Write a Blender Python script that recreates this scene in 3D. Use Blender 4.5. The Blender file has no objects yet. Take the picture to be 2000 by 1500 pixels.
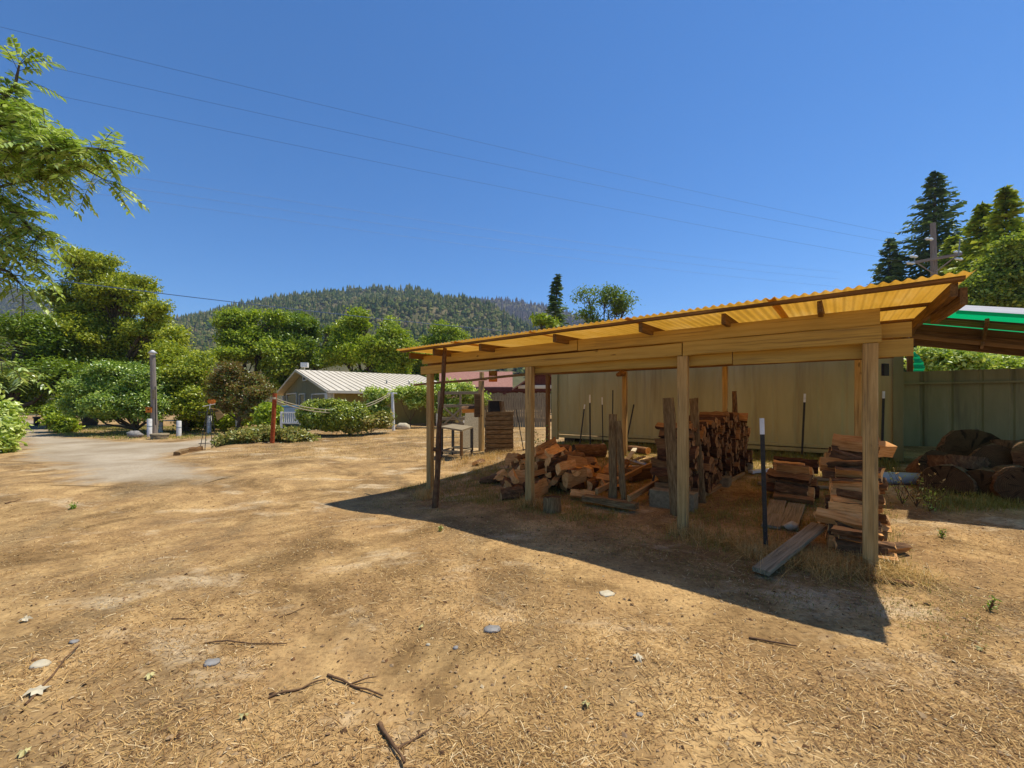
import bpy, math, random
import numpy as np
from mathutils import Vector, Matrix, noise as mnoise

random.seed(7)
rng = np.random.default_rng(7)
SC = bpy.context.scene
COL = SC.collection
R = math.radians

# ---------------------------------------------------------------- camera frame
F, HZ, CH = 820.0, 786.0, 1.6          # focal length (px of the 2000 px photo), horizon row, camera height

def at(px, py, z):                      # a point seen at px,py at depth z
    return Vector(((px - 1000) / F * z, z, CH + (HZ - py) / F * z))

U = Vector((-.787, .617, 0)); W = Vector((.617, .787, 0)); P0 = Vector((3.43, 4.02, 0))

def st(x, y):
    dx, dy = x - P0.x, y - P0.y
    return dx * W.x + dy * W.y, dx * U.x + dy * U.y

def sm(a, b, x):
    x = min(1, max(0, (x - a) / (b - a))); return x * x * (3 - 2 * x)

def gz0(x, y):
    s, t = st(x, y)
    a = min(max(s, 0), 9)
    z = .064 * a * (1 - sm(5.5, 10, t))
    z += .16 * sm(13, 24, y) * sm(7, 12, t) * sm(-14, -10, x)
    z -= .15 * sm(4.2, 7.0, t) * (1 - sm(8, 12, t)) * (1 - sm(1.5, 5, s))
    z -= .34 * sm(-10.0, -11.9, x + .25 * math.sin(y * .9)) * sm(10.5, 14.5, y)
    return z

def gz(x, y):
    d = math.hypot(x, y)
    k = 1.0 if d < 30 else 30 / d
    n = mnoise.noise((x * .45, y * .45, 3.1)) * .035 + mnoise.noise((x * 1.7, y * 1.7, 9.1)) * .014
    return gz0(x, y) + n * k

def gp(px, py):                         # the ground point seen at px,py
    k = (px - 1000) / F; lo = 1.0; z = lo; step = .05
    while z < 120:
        h = CH - gz0(k * z, z)
        if HZ + F * h / z <= py: break
        z += step
    return Vector((k * z, z, gz(k * z, z)))

def SH(t, s, z=0, ground=False):        # the woodshed's own frame: t along its front, s towards its back
    p = P0 + U * t + W * s
    p.z = z + (gz(p.x, p.y) if ground else 0)
    return p

# ---------------------------------------------------------------- mesh builder
class MB:
    def __init__(self):
        self.V = []; self.n = 0; self.L = []; self.T = []; self.G = []; self.MI = []; self.S = []
    def add(self, v, f, g=None, mi=0, smooth=False):
        v = np.asarray(v, dtype=np.float64).reshape(-1, 3)
        if isinstance(f, np.ndarray):
            self.L.append((f + self.n).astype(np.int32).ravel()); k = len(f)
            self.T.append(np.full(k, f.shape[1], np.int32))
        else:
            k = len(f)
            self.L.append(np.array([i + self.n for q in f for i in q], np.int32))
            self.T.append(np.array([len(q) for q in f], np.int32))
        if isinstance(mi, (list, np.ndarray)): self.MI.append(np.asarray(mi, np.int32))
        else: self.MI.append(np.full(k, mi, np.int32))
        self.S.append(np.full(k, smooth, bool))
        self.V.append(v); self.n += len(v)
        self.G.append(np.asarray(g, dtype=np.float64).reshape(-1, 3) if g is not None else v)
        return self
    def mesh(self, name, mats, origin=(0, 0, 0)):
        me = bpy.data.meshes.new(name)
        v = np.concatenate(self.V) - np.array(origin)
        l = np.concatenate(self.L); t = np.concatenate(self.T)
        me.vertices.add(len(v)); me.vertices.foreach_set('co', v.astype(np.float32).ravel())
        me.loops.add(len(l)); me.loops.foreach_set('vertex_index', l)
        me.polygons.add(len(t))
        me.polygons.foreach_set('loop_start', (np.cumsum(t) - t).astype(np.int32))
        me.polygons.foreach_set('material_index', np.concatenate(self.MI))
        me.polygons.foreach_set('use_smooth', np.concatenate(self.S))
        a = me.attributes.new('gc', 'FLOAT_VECTOR', 'POINT')
        a.data.foreach_set('vector', np.concatenate(self.G).astype(np.float32).ravel())
        for m in (mats if isinstance(mats, (list, tuple)) else [mats]): me.materials.append(m)
        me.update(calc_edges=True); me.validate()
        return me
    def obj(self, name, mats, parent=None, origin=None):
        if origin is None:
            origin = parent.matrix_world_loc if False else (wloc(parent) if parent else (0, 0, 0))
        o = bpy.data.objects.new(name, self.mesh(name, mats, origin)); COL.objects.link(o)
        if parent: o.parent = parent
        else: o.location = origin
        return o

def wloc(o):
    p = Vector(o.location)
    while o.parent: o = o.parent; p = p + Vector(o.location)
    return p

def tag(o, label, cat, group=None, kind=None):
    if label: o['label'] = label
    if cat: o['category'] = cat
    if group: o['group'] = group
    if kind: o['kind'] = kind
    return o

def thing(name, label, cat, loc, group=None):
    o = bpy.data.objects.new(name, None); COL.objects.link(o)
    o.empty_display_size = .2; o.location = loc
    return tag(o, label, cat, group)

def single(name, mb, mats, label, cat, origin, group=None):
    return tag(mb.obj(name, mats, None, origin), label, cat, group)

def copy_tree(o, parent=None):
    c = o.copy(); COL.objects.link(c); c.parent = parent
    for ch in [x for x in o.children]: copy_tree(ch, c)
    return c

def V3(p): return np.array([p[0], p[1], p[2]], float)

def frame(d, up=(0, 0, 1)):
    d = Vector(d).normalized(); up = Vector(up)
    if abs(d.dot(up)) > .98: up = Vector((0, 1, 0)) if abs(d.y) < .9 else Vector((1, 0, 0))
    a = d.cross(up).normalized(); b = a.cross(d).normalized()
    return d, a, b                      # along, across, up

def board(mb, p0, p1, w, t, up=(0, 0, 1), seg=5, jit=.0015, ch=.006, mi=0, bow=0):
    """a sawn board from p0 to p1: w across, t along `up`, chamfered edges, slightly uneven"""
    p0, p1 = Vector(p0), Vector(p1); d, a, b = frame(p1 - p0, up); Ln = (p1 - p0).length
    c = min(ch, w * .3, t * .3); x, y = w / 2, t / 2
    prof = [(-x, -y + c), (-x + c, -y), (x - c, -y), (x, -y + c), (x, y - c), (x - c, y), (-x + c, y), (-x, y - c)]
    off = rng.uniform(-50, 50, 3); vs = []; gs = []
    for i in range(seg + 1):
        k = i / seg; cc = p0.lerp(p1, k) + b * (bow * math.sin(k * math.pi))
        for (u, v) in prof:
            j = rng.normal(0, jit, 2)
            vs.append(cc + a * (u + j[0]) + b * (v + j[1])); gs.append((k * Ln + off[0], u + off[1], v + off[2]))
    fs = []
    for i in range(seg):
        for j in range(8):
            fs.append((i * 8 + j, i * 8 + (j + 1) % 8, i * 8 + 8 + (j + 1) % 8, i * 8 + 8 + j))
    fs.append(tuple(range(7, -1, -1))); fs.append(tuple(range(seg * 8, seg * 8 + 8)))
    fs = [tuple(reversed(f)) for f in fs]
    return mb.add([tuple(v) for v in vs], fs, gs, mi)

def box(mb, c, size, rz=0, mi=0, ch=.004):
    c = Vector(c); h = size[0] / 2; d = Vector((math.cos(rz), math.sin(rz), 0))
    return board(mb, c - d * h, c + d * h, size[1], size[2], (0, 0, 1), 1, 0, ch, mi)

def tube(mb, pts, rad, n=8, mi=0, jit=0, cap=True, smooth=True):
    pts = [Vector(p) for p in pts]; m = len(pts)
    if not hasattr(rad, '__len__'): rad = [rad] * m
    vs = []; gs = []; a = None; off = rng.uniform(-50, 50); ln = 0
    for i, p in enumerate(pts):
        d = (pts[min(i + 1, m - 1)] - pts[max(i - 1, 0)]).normalized()
        if a is None: _, a, _ = frame(d)
        a = (a - d * a.dot(d)).normalized(); b = d.cross(a)
        if i: ln += (p - pts[i - 1]).length
        for j in range(n):
            th = 2 * math.pi * j / n; r = rad[i] * (1 + (rng.normal(0, jit) if jit else 0))
            vs.append(tuple(p + a * math.cos(th) * r + b * math.sin(th) * r))
            gs.append((ln + off, math.cos(th) * rad[i], math.sin(th) * rad[i]))
    fs = []
    for i in range(m - 1):
        for j in range(n):
            fs.append((i * n + j, i * n + (j + 1) % n, (i + 1) * n + (j + 1) % n, (i + 1) * n + j))
    mb.add(vs, fs, gs, mi, smooth)
    if cap:
        mb.add(vs[:n], [tuple(range(n - 1, -1, -1))], gs[:n], mi); mb.add(vs[-n:], [tuple(range(n))], gs[-n:], mi)
    return mb

def wob(p0, p1, n, amp, sd=None):       # a slightly crooked line
    p0, p1 = Vector(p0), Vector(p1); out = []
    o = rng.uniform(-99, 99)
    for i in range(n + 1):
        k = i / n; w = math.sin(math.pi * k) ** .5 if 0 < k < 1 else 0
        out.append(p0.lerp(p1, k) + Vector((mnoise.noise((o, k * 3, 0)), mnoise.noise((o, k * 3, 7)), mnoise.noise((o, k * 3, 13)))) * amp * w)
    return out

# ---------------------------------------------------------------- materials
def lin(r, g, b):
    f = lambda c: c / 12.92 if c <= .04045 else ((c + .055) / 1.055) ** 2.4
    return (f(r / 255), f(g / 255), f(b / 255), 1)

class NT:
    def __init__(self, name):
        self.m = bpy.data.materials.new(name); self.m.use_nodes = True
        self.t = self.m.node_tree; self.t.nodes.clear()
        self.out = self.n('ShaderNodeOutputMaterial')
    def n(self, typ, **kw):
        x = self.t.nodes.new(typ)
        for k, v in kw.items():
            if k.startswith('i_'): x.inputs[k[2:].replace('_', ' ')].default_value = v
            else: setattr(x, k, v)
        return x
    def l(self, a, b): self.t.links.new(a, b)
    def coord(self, kind='gc', scale=(1, 1, 1)):
        if kind == 'gc':
            c = self.n('ShaderNodeAttribute', attribute_name='gc').outputs['Vector']
        elif kind == 'pos':
            c = self.n('ShaderNodeNewGeometry').outputs['Position']
        else:
            c = self.n('ShaderNodeTexCoord').outputs['Object']
        mp = self.n('ShaderNodeMapping'); mp.inputs['Scale'].default_value = scale
        self.l(c, mp.inputs['Vector']); return mp.outputs['Vector']
    def noise(self, co, scale, detail=4, rough=.6, dist=0):
        x = self.n('ShaderNodeTexNoise'); x.inputs['Scale'].default_value = scale
        x.inputs['Detail'].default_value = detail; x.inputs['Roughness'].default_value = rough
        x.inputs['Distortion'].default_value = dist
        self.l(co, x.inputs['Vector']); return x.outputs['Fac']
    def ramp(self, fac, stops):
        x = self.n('ShaderNodeValToRGB'); e = x.color_ramp.elements
        while len(e) < len(stops): e.new(.5)
        for el, (p, c) in zip(e, stops): el.position = p; el.color = c
        self.l(fac, x.inputs['Fac']); return x.outputs['Color']
    def mix(self, fac, a, b, mode='MIX'):
        x = self.n('ShaderNodeMix', data_type='RGBA', blend_type=mode)
        for v, i in ((fac, 0), (a, 6), (b, 7)):
            if isinstance(v, (int, float, tuple)): x.inputs[i].default_value = v
            else: self.l(v, x.inputs[i])
        return x.outputs[2]
    def math(self, op, a, b=0, clamp=False):
        x = self.n('ShaderNodeMath', operation=op, use_clamp=clamp)
        for i, v in enumerate((a, b)):
            if isinstance(v, (int, float)): x.inputs[i].default_value = v
            else: self.l(v, x.inputs[i])
        return x.outputs[0]
    def island(self): return self.n('ShaderNodeNewGeometry').outputs['Random Per Island']
    def objrand(self): return self.n('ShaderNodeObjectInfo').outputs['Random']
    def bump(self, h, strength=.3, dist=.01):
        x = self.n('ShaderNodeBump'); x.inputs['Strength'].default_value = strength; x.inputs['Distance'].default_value = dist
        self.l(h, x.inputs['Height']); return x.outputs['Normal']
    def bsdf(self, col, rough=.8, normal=None, metal=0, spec=.3, alpha=None):
        x = self.n('ShaderNodeBsdfPrincipled')
        if isinstance(col, tuple): x.inputs['Base Color'].default_value = col
        else: self.l(col, x.inputs['Base Color'])
        if isinstance(rough, (int, float)): x.inputs['Roughness'].default_value = rough
        else: self.l(rough, x.inputs['Roughness'])
        x.inputs['Metallic'].default_value = metal; x.inputs['Specular IOR Level'].default_value = spec
        if normal: self.l(normal, x.inputs['Normal'])
        self.l(x.outputs[0], self.out.inputs[0]); return x

def noisy(name, stops, scale=6, stretch=(1, 1, 1), coord='gc', rough=.8, bump=.3, bd=.004, detail=5, metal=0, spec=.3, vary=0, stain=None, dist=0, crack=None):
    """general weathered surface: colour ramp over stretched noise, optional blotchy stain and per-object brightness"""
    m = NT(name); co = m.coord(coord, stretch)
    f = m.noise(co, scale, detail, .65, dist); c = m.ramp(f, stops)
    if stain:
        f2 = m.noise(m.coord(coord, stain[3] if len(stain) > 3 else (1, 1, 1)), stain[1], 4, .7)
        k = m.ramp(f2, [(stain[2], (0, 0, 0, 1)), (stain[2] + .18, (1, 1, 1, 1))])
        c = m.mix(k, c, stain[0])
    if crack:
        f3 = m.noise(m.coord(coord, (.5, 30, 30)), 1.6, 3, .6, .3); k3 = m.ramp(f3, [(.34, (.5, .5, .5, 1)), (.4, (0, 0, 0, 1))]); c = m.mix(k3, c, crack)
        f4 = m.noise(m.coord(coord, (4, 11, 11)), 1, 2, .5); k4 = m.ramp(f4, [(.7, (0, 0, 0, 1)), (.75, (.8, .8, .8, 1))]); c = m.mix(k4, c, crack)
    if vary:
        r = m.math('ADD', m.math('MULTIPLY', m.objrand(), 2 * vary), 1 - vary)
        hsv = m.n('ShaderNodeHueSaturation'); m.l(c, hsv.inputs['Color']); m.l(r, hsv.inputs['Value']); c = hsv.outputs[0]
    m.bsdf(c, rough, m.bump(f, bump, bd) if bump else None, metal, spec)
    return m.m

def leafmat(name, cols, trans, gl=.05, tm=.4):
    m = NT(name)
    r = m.island(); c = m.ramp(r, [(i / (len(cols) - 1), k) for i, k in enumerate(cols)])
    f = m.noise(m.coord('pos'), .35, 3); k = m.math('ADD', m.math('MULTIPLY', f, 1.4), .86)
    hsv = m.n('ShaderNodeHueSaturation'); m.l(c, hsv.inputs['Color']); m.l(k, hsv.inputs['Value']); c = hsv.outputs[0]
    d = m.n('ShaderNodeBsdfDiffuse'); m.l(c, d.inputs[0])
    t = m.n('ShaderNodeBsdfTranslucent'); m.l(m.mix(.5, c, trans), t.inputs[0])
    g = m.n('ShaderNodeBsdfGlossy'); g.inputs['Roughness'].default_value = .38; g.inputs[0].default_value = (.9, .95, .9, 1)
    a = m.n('ShaderNodeMixShader'); a.inputs[0].default_value = tm; m.l(d.outputs[0], a.inputs[1]); m.l(t.outputs[0], a.inputs[2])
    b = m.n('ShaderNodeMixShader'); b.inputs[0].default_value = gl; m.l(a.outputs[0], b.inputs[1]); m.l(g.outputs[0], b.inputs[2])
    m.l(b.outputs[0], m.out.inputs[0]); return m.m

def translucent_sheet(name, stops, tint, tfrac, rough=.35):
    """corrugated plastic: sun comes through coloured and diffused"""
    m = NT(name); co = m.coord('gc', (1, .25, 1)); f = m.noise(co, 3, 5); c = m.ramp(f, stops); dirt = m.ramp(m.noise(m.coord('gc', (6, .5, 1)), 1.4, 6, .75), [(.52, (1, 1, 1, 1)), (.68, (.55, .5, .42, 1))]); c = m.mix(.8, c, dirt, 'MULTIPLY')
    hv = m.n('ShaderNodeHueSaturation'); m.l(c, hv.inputs['Color']); m.l(m.math('ADD', m.math('MULTIPLY', m.objrand(), .3), .82), hv.inputs['Value']); c = hv.outputs[0]
    d = m.n('ShaderNodeBsdfPrincipled'); m.l(c, d.inputs['Base Color']); d.inputs['Roughness'].default_value = rough
    t = m.n('ShaderNodeBsdfTranslucent'); m.l(m.mix(.6, c, tint), t.inputs[0])
    a = m.n('ShaderNodeMixShader'); a.inputs[0].default_value = tfrac
    m.l(d.outputs[0], a.inputs[1]); m.l(t.outputs[0], a.inputs[2]); m.l(a.outputs[0], m.out.inputs[0]); return m.m

MT = {}
WOODY = (.6, 14, 14)
MT['paint'] = noisy('cream_painted_wood', [(.3, lin(166, 130, 56)), (.55, lin(184, 148, 68)), (.75, lin(190, 157, 82))], 3, (.5, 9, 9), rough=.7, bump=.25, bd=.003, stain=(lin(140, 112, 58), 2.2, .57, (.35, 5, 5)), crack=lin(92, 66, 32))
MT['postpaint'] = noisy('weathered_painted_post', [(.3, lin(152, 118, 66)), (.55, lin(186, 150, 90)), (.75, lin(200, 168, 112))], 3, (.7, 12, 12), rough=.75, bump=.3, bd=.003, stain=(lin(122, 102, 66), 2.5, .53, (.5, 6, 6)), crack=lin(96, 78, 48))
MT['raw'] = noisy('brown_raw_lumber', [(.3, lin(78, 54, 28)), (.55, lin(122, 88, 48)), (.75, lin(152, 114, 66))], 4, WOODY, rough=.85, bump=.4)
MT['grey'] = noisy('grey_weathered_board', [(.3, lin(104, 90, 66)), (.55, lin(152, 134, 102)), (.75, lin(178, 160, 126))], 4, WOODY, rough=.9, bump=.5)
MT['railwood'] = noisy('tan_rail_lumber', [(.3, lin(136, 98, 54)), (.55, lin(178, 136, 84)), (.75, lin(198, 160, 108))], 4, WOODY, rough=.85, bump=.4)
MT['slab'] = noisy('rough_bark_slab', [(.3, lin(84, 62, 36)), (.5, lin(128, 100, 62)), (.72, lin(166, 138, 92))], 5, (1.2, 12, 12), rough=.95, bump=.9, bd=.01)
MT['bark'] = noisy('dark_log_bark', [(.3, lin(66, 46, 28)), (.55, lin(118, 84, 52)), (.78, lin(158, 122, 82))], 9, (1, 3, 3), rough=.95, bump=1, bd=.012, vary=.25)
MT['split'] = noisy('split_firewood', [(.25, lin(150, 100, 52)), (.5, lin(204, 146, 82)), (.8, lin(226, 180, 118))], 5, (1, 9, 9), rough=.85, bump=.7, bd=.006, vary=.28)
MT['end'] = noisy('sawn_log_end', [(.3, lin(184, 126, 66)), (.5, lin(222, 166, 98)), (.75, lin(236, 194, 130))], 14, (1, 1, 1), rough=.85, bump=.4, vary=.25, stain=(lin(120, 78, 42), 7, .58))
MT['bark_old'] = noisy('old_stack_bark', [(.3, lin(46, 28, 16)), (.55, lin(92, 58, 34)), (.78, lin(128, 86, 54))], 9, (1, 3, 3), rough=.95, bump=1, bd=.012, vary=.25)
MT['split_old'] = noisy('old_split_firewood', [(.25, lin(88, 60, 34)), (.5, lin(138, 98, 58)), (.8, lin(176, 132, 84))], 6, (1, 9, 9), rough=.9, bump=.8, bd=.006, vary=.3)
MT['end_old'] = noisy('old_log_end', [(.3, lin(96, 62, 32)), (.5, lin(150, 102, 56)), (.75, lin(190, 140, 84))], 12, (1, 1, 1), rough=.9, bump=.8, bd=.008, vary=.4, stain=(lin(60, 36, 20), 8, .52))
MT['round_end'] = noisy('grey_brown_round_end', [(.3, lin(84, 62, 38)), (.5, lin(136, 106, 68)), (.75, lin(168, 138, 96))], 10, rough=.95, bump=.6, vary=.2)
def ring_end(name):
    m = NT(name); at_ = m.n('ShaderNodeAttribute', attribute_name='gc'); sp = m.n('ShaderNodeSeparateXYZ'); m.l(at_.outputs['Vector'], sp.inputs[0])
    rad = m.math('SQRT', m.math('ADD', m.math('MULTIPLY', sp.outputs[1], sp.outputs[1]), m.math('MULTIPLY', sp.outputs[2], sp.outputs[2])))
    w = m.noise(m.coord('gc', (0, 1, 1)), 5, 4, .6); rr = m.math('ADD', m.math('MULTIPLY', rad, 330), m.math('MULTIPLY', w, 30)); s = m.math('ADD', m.math('MULTIPLY', m.math('SINE', rr), .5), .5)
    c = m.ramp(s, [(0, lin(74, 54, 34)), (.6, lin(88, 66, 42)), (1, lin(96, 74, 48))])
    an = m.math('ARCTAN2', sp.outputs[1], sp.outputs[2]); cb = m.n('ShaderNodeCombineXYZ'); m.l(m.math('MULTIPLY', an, 2.2), cb.inputs[0]); m.l(m.math('MULTIPLY', rad, 2), cb.inputs[1]); m.l(m.math('MULTIPLY', m.objrand(), 40), cb.inputs[2])
    k = m.ramp(m.noise(cb.outputs[0], 1.6, 3, .5), [(.36, (.9, .9, .9, 1)), (.42, (0, 0, 0, 1))]); c = m.mix(k, c, lin(36, 26, 16))
    b = m.ramp(m.noise(m.coord('gc'), 6, 5, .7), [(.45, (0, 0, 0, 1)), (.65, (.7, .7, .7, 1))]); c = m.mix(b, c, lin(70, 52, 32))
    m.bsdf(c, .95, m.bump(s, .35, .004), 0, .1); return m.m
MT['round_end'] = ring_end('ringed_round_end')
MT['trunk'] = noisy('tree_trunk_bark', [(.3, lin(50, 42, 32)), (.55, lin(92, 80, 62)), (.8, lin(130, 116, 96))], 6, (.8, 4, 4), rough=.95, bump=.8, bd=.02)
MT['steel'] = noisy('dark_green_steel', [(.35, lin(34, 32, 26)), (.6, lin(52, 46, 36)), (.8, lin(88, 60, 38))], 20, rough=.6, bump=.1, spec=.4)
MT['whitepaint'] = noisy('white_paint', [(.3, lin(196, 192, 182)), (.6, lin(228, 225, 216))], 8, rough=.6, bump=.1, stain=(lin(150, 140, 122), 5, .66))
MT['concrete'] = noisy('concrete_block', [(.3, lin(116, 102, 74)), (.6, lin(150, 132, 98)), (.8, lin(168, 150, 114))], 18, rough=.95, bump=.5, coord='obj')
MT['rust'] = noisy('rusted_steel_pipe', [(.3, lin(120, 52, 22)), (.55, lin(166, 78, 34)), (.8, lin(192, 104, 52))], 12, (1, 1, 1), rough=.85, bump=.3)
MT['orange'] = noisy('orange_paint', [(.3, lin(196, 104, 26)), (.7, lin(222, 132, 40))], 9, rough=.6, bump=.1)
MT['darkmetal'] = noisy('dark_iron', [(.3, lin(38, 36, 32)), (.7, lin(68, 62, 54))], 15, rough=.55, bump=.1, spec=.5)
MT['galv'] = noisy('galvanised_tube', [(.3, lin(120, 120, 112)), (.7, lin(168, 168, 160))], 12, rough=.45, bump=.05, metal=.5)
MT['stone'] = noisy('grey_stone', [(.3, lin(112, 106, 98)), (.6, lin(156, 150, 140)), (.8, lin(182, 176, 166))], 9, coord='obj', rough=.9, bump=.4)
MT['palestone'] = noisy('pale_stone', [(.3, lin(176, 162, 132)), (.7, lin(212, 198, 166))], 9, coord='obj', rough=.9, bump=.3)
MT['leafbeige'] = noisy('yellowed_leaf', [(.3, lin(170, 156, 96)), (.7, lin(206, 194, 134))], 20, rough=.7, bump=.1)
MT['twig'] = noisy('dry_twig', [(.3, lin(74, 52, 34)), (.7, lin(130, 98, 66))], 20, rough=.9, bump=.5)
MT['black'] = noisy('black_plastic', [(.3, lin(24, 22, 22)), (.7, lin(40, 38, 36))], 9, rough=.5, bump=.05)
MT['wirepale'] = noisy('bare_aluminium_cable', [(.3, lin(120, 150, 200)), (.7, lin(140, 168, 214))], 9, rough=.5, bump=0)
MT['wire'] = noisy('power_cable', [(.3, lin(58, 78, 112)), (.7, lin(72, 94, 130))], 9, rough=.6, bump=0)
MT['pole'] = noisy('utility_pole_wood', [(.3, lin(112, 100, 90)), (.6, lin(150, 138, 124)), (.8, lin(172, 160, 146))], 4, (.5, 8, 8), rough=.9, bump=.4)
MT['glassy'] = noisy('porcelain_insulator', [(.3, lin(200, 215, 218)), (.7, lin(228, 236, 238))], 9, rough=.25, bump=0, spec=.6)
MT['amber'] = translucent_sheet('amber_corrugated_plastic', [(.3, lin(150, 108, 44)), (.48, lin(196, 148, 66)), (.7, lin(222, 186, 116))], lin(226, 164, 46), .56)
MT['greensheet'] = translucent_sheet('green_corrugated_plastic', [(.3, lin(10, 150, 96)), (.7, lin(30, 186, 124))], lin(0, 176, 98), .6)
MT['clearsheet'] = translucent_sheet('clear_corrugated_plastic', [(.3, lin(178, 178, 180)), (.7, lin(214, 214, 216))], lin(225, 225, 230), .5)
def _mt_glass():
    m = NT('window_glass'); m.bsdf(lin(28, 34, 30), .06, None, 0, .8); return m.m
MT['glass'] = _mt_glass()
def _mt_screen(name, c, rough=.6):
    return noisy(name, [(.3, c), (.7, tuple(min(1, x * 1.2) for x in c[:3]) + (1,))], 9, rough=rough, bump=.1)
MT['bluepaint'] = _mt_screen('blue_paint', lin(86, 128, 152))
MT['greyblue'] = _mt_screen('blue_grey_panel', lin(146, 160, 166))
MT['siding'] = noisy('grey_green_siding', [(.3, lin(140, 134, 104)), (.7, lin(160, 154, 122))], 3, (1, 1, .3), rough=.85, bump=.2, coord='obj')
MT['sidingside'] = noisy('olive_siding', [(.3, lin(140, 126, 70)), (.7, lin(160, 144, 84))], 3, (1, 1, .3), rough=.85, bump=.2, coord='obj')
MT['metalroof'] = noisy('pale_metal_roof', [(.3, lin(206, 192, 164)), (.7, lin(232, 218, 190))], 2, rough=.45, bump=.05, spec=.5, coord='obj')
MT['seam'] = noisy('roof_seam', [(.3, lin(150, 136, 112)), (.7, lin(178, 164, 138))], 2, rough=.5, bump=0)
MT['pinkroof'] = noisy('faded_red_shingles', [(.3, lin(140, 96, 80)), (.7, lin(168, 120, 102))], 6, rough=.9, bump=.4, coord='obj')
MT['fascia'] = noisy('dark_red_fascia', [(.3, lin(84, 46, 38)), (.7, lin(110, 62, 52))], 5, rough=.8, bump=.2)
MT['container'] = noisy('tan_container_steel', [(.3, lin(168, 149, 90)), (.55, lin(184, 166, 106)), (.75, lin(194, 178, 122))], 1.3, (1.5, 1.5, .25), coord='obj', rough=.6, bump=.05, stain=(lin(146, 126, 80), 1.1, .55, (1.6, 1.6, .12)))
MT['greenfence'] = noisy('grey_green_steel_sheet', [(.3, lin(112, 104, 64)), (.6, lin(130, 121, 78)), (.8, lin(144, 135, 92))], 1.5, (1.6, 1.6, .3), coord='obj', rough=.6, bump=.05, stain=(lin(84, 78, 48), 1.4, .55, (2, 2, .16)))
MT['twine'] = noisy('pale_rope', [(.3, lin(150, 136, 106)), (.7, lin(184, 170, 138))], 30, rough=.9, bump=.1)

LM = {}
LM['walnut'] = leafmat('walnut_leaf', [lin(78, 100, 24), lin(112, 134, 40), lin(150, 168, 72), lin(196, 206, 130)], lin(164, 184, 44), .09, .42)
LM['maple'] = leafmat('maple_leaf', [lin(70, 92, 14), lin(104, 124, 22), lin(138, 152, 34), lin(168, 174, 56)], lin(170, 185, 24), .03, .4)
LM['maple_dark'] = leafmat('dark_maple_leaf', [lin(58, 80, 14), lin(88, 110, 22), lin(122, 138, 34)], lin(150, 168, 24), .03, .38)
LM['locust'] = leafmat('locust_leaf', [lin(72, 90, 14), lin(110, 124, 24), lin(148, 154, 38), lin(178, 176, 58)], lin(180, 184, 28), .03, .4)
LM['fig'] = leafmat('fruit_tree_leaf', [lin(66, 92, 20), lin(96, 122, 28), lin(130, 150, 44), lin(162, 172, 74)], lin(150, 174, 44), .06, .35)
LM['plum'] = leafmat('bronze_leaf', [lin(98, 76, 32), lin(124, 94, 44), lin(92, 104, 34), lin(112, 120, 46)], lin(160, 134, 46), .04, .38)
LM['vine'] = leafmat('vine_leaf', [lin(92, 114, 28), lin(130, 148, 46), lin(170, 180, 78), lin(204, 206, 118)], lin(172, 192, 44), .05, .42)
LM['hedge'] = leafmat('hedge_leaf', [lin(60, 80, 14), lin(98, 112, 22), lin(138, 146, 38), lin(170, 168, 64)], lin(162, 174, 28), .06, .35)
LM['lavender'] = leafmat('grey_green_leaf', [lin(84, 92, 36), lin(116, 120, 48), lin(146, 142, 66), lin(160, 136, 78)], lin(150, 146, 54), .03, .33)
LM['drygrass'] = leafmat('dry_grass_blade', [lin(120, 92, 50), lin(168, 134, 78), lin(200, 168, 106), lin(140, 122, 66)], lin(200, 170, 90), .03, .35)
LM['shadegrass'] = leafmat('olive_grass_blade', [lin(92, 86, 36), lin(122, 112, 50), lin(146, 132, 66), lin(98, 104, 42)], lin(150, 140, 66), .02, .35)
LM['fir'] = leafmat('fir_needles', [lin(48, 64, 40), lin(68, 88, 48), lin(88, 108, 56), lin(104, 120, 60)], lin(96, 120, 44), .03, .28)
LM['firlight'] = leafmat('light_fir_needles', [lin(78, 94, 26), lin(110, 126, 36), lin(144, 154, 48), lin(174, 176, 62)], lin(166, 178, 40), .02, .3)
LM['oak'] = leafmat('oak_leaf', [lin(74, 92, 26), lin(104, 122, 34), lin(140, 152, 50), lin(168, 172, 70)], lin(160, 178, 36), .03, .4)
# ---------------------------------------------------------------- vegetation generators
def unit(v): return v / np.maximum(np.linalg.norm(v, axis=1, keepdims=True), 1e-9)

def leaves(mb, P, N, size, asp=.55, fold=.25):
    """rhombic leaf faces at P facing N, folded along the midrib"""
    n = len(P); N = unit(N); t = unit(np.cross(N, rng.normal(size=(n, 3)))); b = np.cross(N, t)
    s = size * rng.uniform(.65, 1.35, (n, 1))
    v = np.stack([P - t * s, P + b * s * asp - N * s * fold, P + t * s - N * s * fold * .6, P - b * s * asp - N * s * fold], 1).reshape(-1, 3)
    f = np.arange(4 * n).reshape(n, 4)
    mb.add(v, f)

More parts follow.
